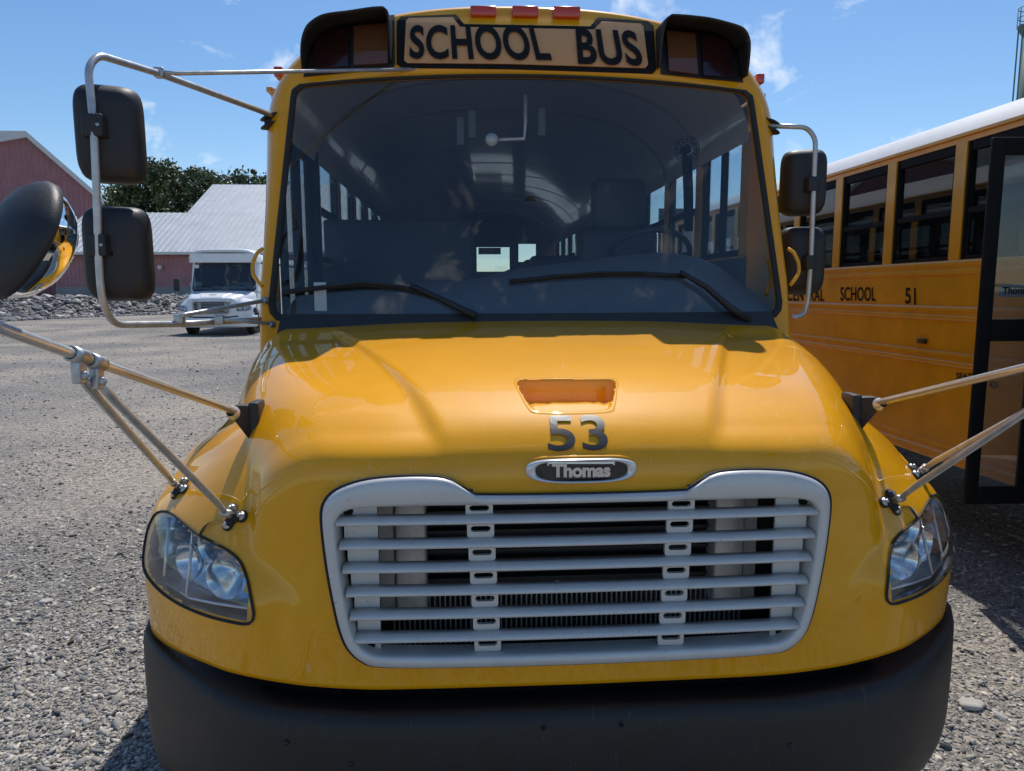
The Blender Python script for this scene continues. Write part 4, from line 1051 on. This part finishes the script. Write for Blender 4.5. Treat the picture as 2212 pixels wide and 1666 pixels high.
# seats
def seat_mesh():
    m_ = MB().box((-.45, 0, 0), (.45, .42, .12), .04).box((-.45, .40, .02), (.45, .52, .72), .05)
    return m_
sm = seat_mesh().mesh('passenger_seat'); sm.materials.append(MATS['seat'])
lg = MB().box((-.40, .05, -.33), (-.36, .45, 0)).box((.36, .05, -.33), (.40, .45, 0)).mesh('seat_legs'); lg.materials.append(MATS['steel'])
for s in (-1, 1):
    for k in range(9):
        o = bpy.data.objects.new('passenger_seat', sm); link(o, BUS); o.location = np.array([s*.68, 5.35+.74*k+(.15 if s > 0 else 0), 1.27])-OFF
        p = bpy.data.objects.new('seat_legs', lg); link(p, o)
def pxz(px, py, y): q = U(px, py, y=y); return q
a, b_ = U(697, 474, y=5.0), U(1022, 474, y=5.0)
bar = part('barrier', MB().box((a[0], 5.0, .95), (b_[0], 5.06, a[2]), .02), 'seat')
# driver's seat, dash, wheel
q = U(1340, 390, y=4.45)
ds = part('driver_seat', MB().box((q[0]-.24, 4.10, 1.32), (q[0]+.24, 4.55, 1.44), .05).box((q[0]-.25, 4.45, 1.40), (q[0]+.25, 4.58, 2.10), .06), 'seat')
part('headrest', MB().box((q[0]-.17, 4.44, 2.06), (q[0]+.17, 4.56, q[2]+.02), .05), 'seat', ds)
part('seat_base', MB().box((q[0]-.2, 4.15, .93), (q[0]+.2, 4.5, 1.33)), 'black_matte', ds)
zt_px = [(600,640),(700,636),(860,622),(900,610),(1040,602),(1100,582),(1250,564),(1340,552),(1410,546),(1470,548),(1520,562),(1560,590),(1600,622),(1640,660),(1665,672)]
DP = [U(a_, c_, y=3.62) for a_, c_ in zt_px]
xs = np.linspace(-1.08, 1.10, 60); zt = np.interp(xs, [p[0] for p in DP], [p[2] for p in DP])
for _ in range(2): zt[1:-1] = (zt[:-2]+2*zt[1:-1]+zt[2:])/4
yg0 = yw(xs, np.full_like(xs, 1.6))
dsh = MB().grid(np.array([[(x, y0+.03, 1.585), (x, y0+.10, 1.60+.25*(z-1.6)), (x, y0+.22, 1.6+.72*(z-1.6)), (x, max(3.50, y0+.3), z-.012), (x, 3.62, z), (x, 3.72, z-.015), (x, 3.76, z-.06), (x, 3.74, 1.40), (x, 3.66, 1.1)] for x, z, y0 in zip(xs, zt, yg0)]))
part('dashboard', dsh, 'dash')
c_ = U(1398, 560, y=3.88); ax_ = np.array([0, -.62, -.78])
ax_ = ax_/np.linalg.norm(ax_)
t1 = np.array([1., 0, 0]); t2 = np.cross(ax_, t1)
st = part('steering_wheel', MB().tube([c_+.225*(math.cos(k)*t1+math.sin(k)*t2) for k in np.linspace(0, 2*math.pi, 49)], .015, 10, cap=False), 'black_plastic')
sp = MB()
for k in (0.2, 2.94, 4.71): sp.tube([c_+.22*(math.cos(k)*t1+math.sin(k)*t2), c_+ax_*.03], .012, 8)
sp.revolve([(0, -.03), (.06, -.02), (.07, .02), (0, .05)], c_, ax_, 20); sp.tube([c_, c_+ax_*.30], .03, 10); part('spokes', sp, 'black_plastic', st)
# small things under the roof: round mirror on its rod, fan, belt strap, cables
q = U(1062, 303, y=3.52); q2 = U(1132, 300, y=3.52); q3 = U(1135, 262, y=3.54)
im = part('interior_mirror', MB().tube([q, q2, q3, q3+[0, 0, .12]], .009, 8), 'aluminium')
part('round_mirror', MB().revolve([(0, -.004), (.028, -.003), (.030, .004), (0, .010)], q-[0, .012, 0], (0, -1, 0), 24), 'ceiling', im)
for (pa, pb) in ((1020, 285), (1170, 280), (995, 300)):
    q = U(pa, pb, y=3.56); part('overhead_switch', MB().box(q-[.018, .01, .03], q+[.018, .03, .10], .006), 'dash')
q = U(1484, 322, y=3.62); fan = MB()
for r_ in (.02, .035, .05, .062): fan.tube([q+r_*np.array([math.cos(k), 0, math.sin(k)]) for k in np.linspace(0, 2*math.pi, 25)], .0022, 5, cap=False)
for k in np.linspace(0, 2*math.pi, 13)[:-1]: fan.tube([q, q+.062*np.array([math.cos(k), 0, math.sin(k)])], .0018, 5)
fo = part('fan', fan, 'black_matte'); part('fan_motor', MB().revolve([(0, 0), (.022, .01), (.022, .06), (0, .07)], q, (0, 1, 0), 14).tube([q+[0, .04, 0], q+[.02, .06, -.12]], .012, 8), 'black_matte', fo)
qa, qb, qc = U(1484, 340, y=4.3), U(1487, 420, y=4.3), U(1490, 500, y=4.3)
part('seat_belt', MB().add([qa-[.03, 0, 0], qa+[.03, 0, 0], qb+[.03, 0, 0], qb-[.03, 0, 0], qc+[.02, 0, 0], qc-[.035, 0, 0]], [(0, 1, 2, 3), (3, 2, 4, 5)]), 'black_matte')
part('sill_box', MB().box(U(680, 672, y=3.24)-[0, 0, 0], U(704, 610, y=3.24)+np.array([0, .01, 0])), 'ceiling')
# wheels
tyre = MB().revolve([(.29, -.13), (.42, -.135), (.475, -.11), (.49, -.06), (.49, .06), (.475, .11), (.42, .135), (.29, .13)], (0, 0, 0), (1, 0, 0), 40).mesh('tyre'); tyre.materials.append(MATS['rubber'])
rim = MB().revolve([(.29, -.11), (.285, .10), (.26, .09), (.20, .02), (.10, .04), (.09, .10), (0, .11)], (0, 0, 0), (1, 0, 0), 32).mesh('rim'); rim.materials.append(MATS['black_plastic'])
def wheel(parent, x, y, s):
    e = bpy.data.objects.new('wheel', tyre); link(e, parent); e.location = np.array([x, y, .49])-OFF; e.rotation_euler = (0, 0, 0 if s > 0 else math.pi)
    r_ = bpy.data.objects.new('rim', rim); link(r_, e)
for s in (-1, 1):
    wheel(BUS, s*1.06, 2.86, s); wheel(BUS, s*1.05, 10.0, s)
part('axle', MB().tube([(-1.0, 2.86, .47), (1.0, 2.86, .47)], .05, 10), 'black_matte')
part('chassis', MB().box((-.45, 2.0, .50), (-.36, 11.8, .72)).box((.36, 2.0, .50), (.45, 11.8, .72)), 'black_matte')
# closed entry door of bus 53
def leaf(w, h, name, parent):
    f = MB(); t_ = .03
    for a_, c_ in (((0, 0), (.07, h)), ((w-.07, 0), (w, h)), ((.07, 0), (w-.07, .10)), ((.07, h-.09), (w-.07, h)), ((.07, .92), (w-.07, 1.04))): f.box((a_[0], -t_/2, a_[1]), (c_[0], t_/2, c_[1]), .006)
    return f.mesh(name), MB().box((.07, -.003, .10), (w-.07, .003, .92)).mesh('pane'), MB().box((.07, -.003, 1.04), (w-.07, .003, h-.09)).mesh('pane')
lf, lp1, lp2 = leaf(.36, 2.0, 'door_leaf', None); lf.materials.append(MATS['black_matte'])
glass('door_glass', (.70, .74, .76), 0, .10, dustcol=(.6, .58, .54))
for me in (lp1, lp2): me.materials.append(MATS['door_glass'])
def put_leaf(parent, loc, rz):
    o = bpy.data.objects.new('door_leaf', lf); link(o, parent); o.location = loc; o.rotation_euler = (0, 0, rz)
    for me in (lp1, lp2): p = bpy.data.objects.new('pane', me); link(p, o)
    return o
for k in range(2): put_leaf(BUS, np.array([-1.205, 3.75+.35*k, .54])-OFF, math.pi/2)

# ================================================================== SECOND BUS
az51 = math.radians(1.397)
c51, s51 = math.cos(az51), math.sin(az51)
lx, ly = -1.22, 5.424-7
loc51 = (2.907-(c51*lx-s51*ly), 4.754-(s51*lx+c51*ly), 0)
BUS2 = empty('school_bus', loc51, az51)
tag(BUS2, 'yellow school bus 51 parked on the right with white roof and open door', 'bus', 'school buses')
skip = {'door_leaf', 'mirror_arm', 'crossview_mirror', 'number', 'notice', 'driver_seat', 'seat_belt', 'interior_mirror', 'fan', 'overhead_switch', 'sill_box', 'barrier', 'rain_deflector'}
def copy_tree(o, parent):
    base = o.name.split('.')[0]
    if base in skip: return
    c = share(o, parent, base, m='dark_reflect_glass' if base == 'pane' else None)
    for ch in list(o.children): copy_tree(ch, c)
for ch in list(BUS.children): copy_tree(ch, BUS2)
def w2l(p):
    d = np.array(p)-np.array(loc51); return np.array([c51*d[0]+s51*d[1], -s51*d[0]+c51*d[1], d[2]])
pn = np.array([c51, s51, 0]); pp = np.array([2.907, 4.754, 0])-pn*.004
def on51(px, py): d = pdir(px, py); return w2l(CAM+d*(((pp-CAM)@pn)/(d@pn)))
def obj51(name, mb, m): return obj(name, mb, m, BUS2)
def txt51(tx, l0, r0, bl, tl, br, tr, th=.02): obj51('lettering', text_mb(tx, lambda s, t: on51(*bil([(l0, bl), (r0, br), (r0, tr), (l0, tl)], s, t)), th, 1.05, 0), 'black_matte')
txt51('CENTRAL', 1700, 1780, 650, 623, 651, 625, .015)
txt51('SCHOOL', 1815, 1891, 650, 620, 651, 620, .015)
txt51('51', 1955, 1978, 656, 622, 659, 622, .02)
txt51('SEATS', 2065, 2106, 819, 805, 822, 807, .02)
txt51('42A', 2137, 2158, 838, 823, 840, 825, .02)
q = on51(1993, 737); obj51('side_marker', MB().box(q-[.02, .045, .018], q+[.004, .045, .018], .005), 'lens_red')
# open door leaf, swung out square to the side
q = w2l(U(2112, 700, y=3.80))
ol = put_leaf(BUS2, (q[0], q[1], .50), math.radians(-4)); ol['label'] = 'black framed door leaf swung open'
put_leaf(BUS2, (q[0]+.02, q[1]-.72, .54), math.radians(-4))
pl = MB().box((.10, .004, 1.16), (.30, .006, 1.23)); po = obj('sticker', pl, 'paper', ol)
tm = text_mb('Thomas', lambda s, t: (.12+.16*s, -.004, 1.175+.04*t), .02, 1, 0); obj('lettering', tm, 'black_matte', ol)

# ================================================================== WHITE BUS IN THE LOT
tw_ = U(484, 722, z=.21)
TR = empty('white_bus', (tw_[0]-.02, tw_[1]+4.15, .2)); tag(TR, 'small white bus with blank dark windshield parked in front of the barns', 'bus')
keep = {'hood': 'white', 'grille': None, 'headlight': None, 'bumper': 'white', 'front_cap': 'white', 'windshield': None, 'cowl': None, 'wiper': None, 'wheel': None, 'radiator': None, 'valance': None, 'roof': 'white', 'rear_wall': 'white', 'header': 'white', 'floor': None, 'dashboard': None, 'steering_wheel': None}
drop = {'number', 'badge', 'sign_board', 'warning_lamp', 'side_marker', 'clearance_lamp', 'rain_deflector', 'mirror_mount', 'lettering', 'bolt_hole', 'end_plate', 'cooling_tube', 'grille_tab'}
def copy_white(o, parent, m):
    base = o.name.split('.')[0]
    if base in drop: return
    c = share(o, parent, base, m=(m if o.material_slots[0].material in (MATS['yellow'], MATS['yellow_side'], MATS['roof_white'], MATS['bumper'], MATS['interior']) and m else None))
    for ch in list(o.children): copy_white(ch, c, m)
for ch in list(BUS.children):
    b0 = ch.name.split('.')[0]
    if b0 in keep and ch.location.y < 2.5 or b0 in ('front_cap', 'roof'):
        if b0 == 'wheel' and ch.location.y > 1: pass
        copy_white(ch, TR, 'white')
def tpart(name, mb, m): mb.v = [(v[0], v[1]-7, v[2]) for v in mb.v]; return obj(name, mb, m, TR)
for s in (-1, 1):
    tpart('side_panel', MB().box((min(s*1.17, s*1.225), 3.7, .55), (max(s*1.17, s*1.225), Y1_, 1.9)), 'white')
    tpart('side_panel', MB().box((min(s*1.17, s*1.225), 4.7, 1.9), (max(s*1.17, s*1.225), Y1_, 2.56)), 'white')
    w = tpart('window', MB().box((min(s*1.18, s*1.21), 3.74, 1.9), (max(s*1.18, s*1.21), 4.7, 2.55)), 'black_gloss')
fh = MB()
an = np.linspace(0, math.pi, 40)
def fsec(w, h, z0, y): return [(w*np.sign(math.cos(t_))*abs(math.cos(t_))**.45, y, z0+h*math.sin(t_)**.55) for t_ in an]
fh.grid(np.array([fsec(1.12, .30, 2.62, 3.36), fsec(1.15, .36, 2.60, 3.20), fsec(1.18, .42, 2.60, 3.16), fsec(1.20, .46, 2.60, 3.26), fsec(1.22, .50, 2.60, 3.8)]))
fh.box((-1.17, 3.18, 2.58), (1.17, 3.8, 2.62)); fh.box((-1.12, 3.17, 2.6), (1.12, 3.3, 2.9))
tpart('roof_cap', fh, 'white')
for s in (-1, 1):
    ma = tpart('mirror', MB().box((s*1.62-.10, 3.0, 1.55), (s*1.62+.10, 3.08, 2.0), .03), 'black_plastic')
    o = MB().tube([(s*1.16, 3.2, 1.55), (s*1.62, 3.05, 1.35), (s*1.62, 3.05, 1.6)], .02, 6); o.v = [(v[0], v[1]-7, v[2]) for v in o.v]; obj('mirror_bracket', o, 'steel', ma)
tpart('dark_backing', MB().box((-1.16, 4.3, .9), (1.16, 4.35, 2.7)), 'black_matte')  # black sheet added inside to darken what shows through the windshield
st_ = tpart('windshield_sticker', MB().box((-1.02, 3.22, 2.38), (-.86, 3.23, 2.50)), 'paper')
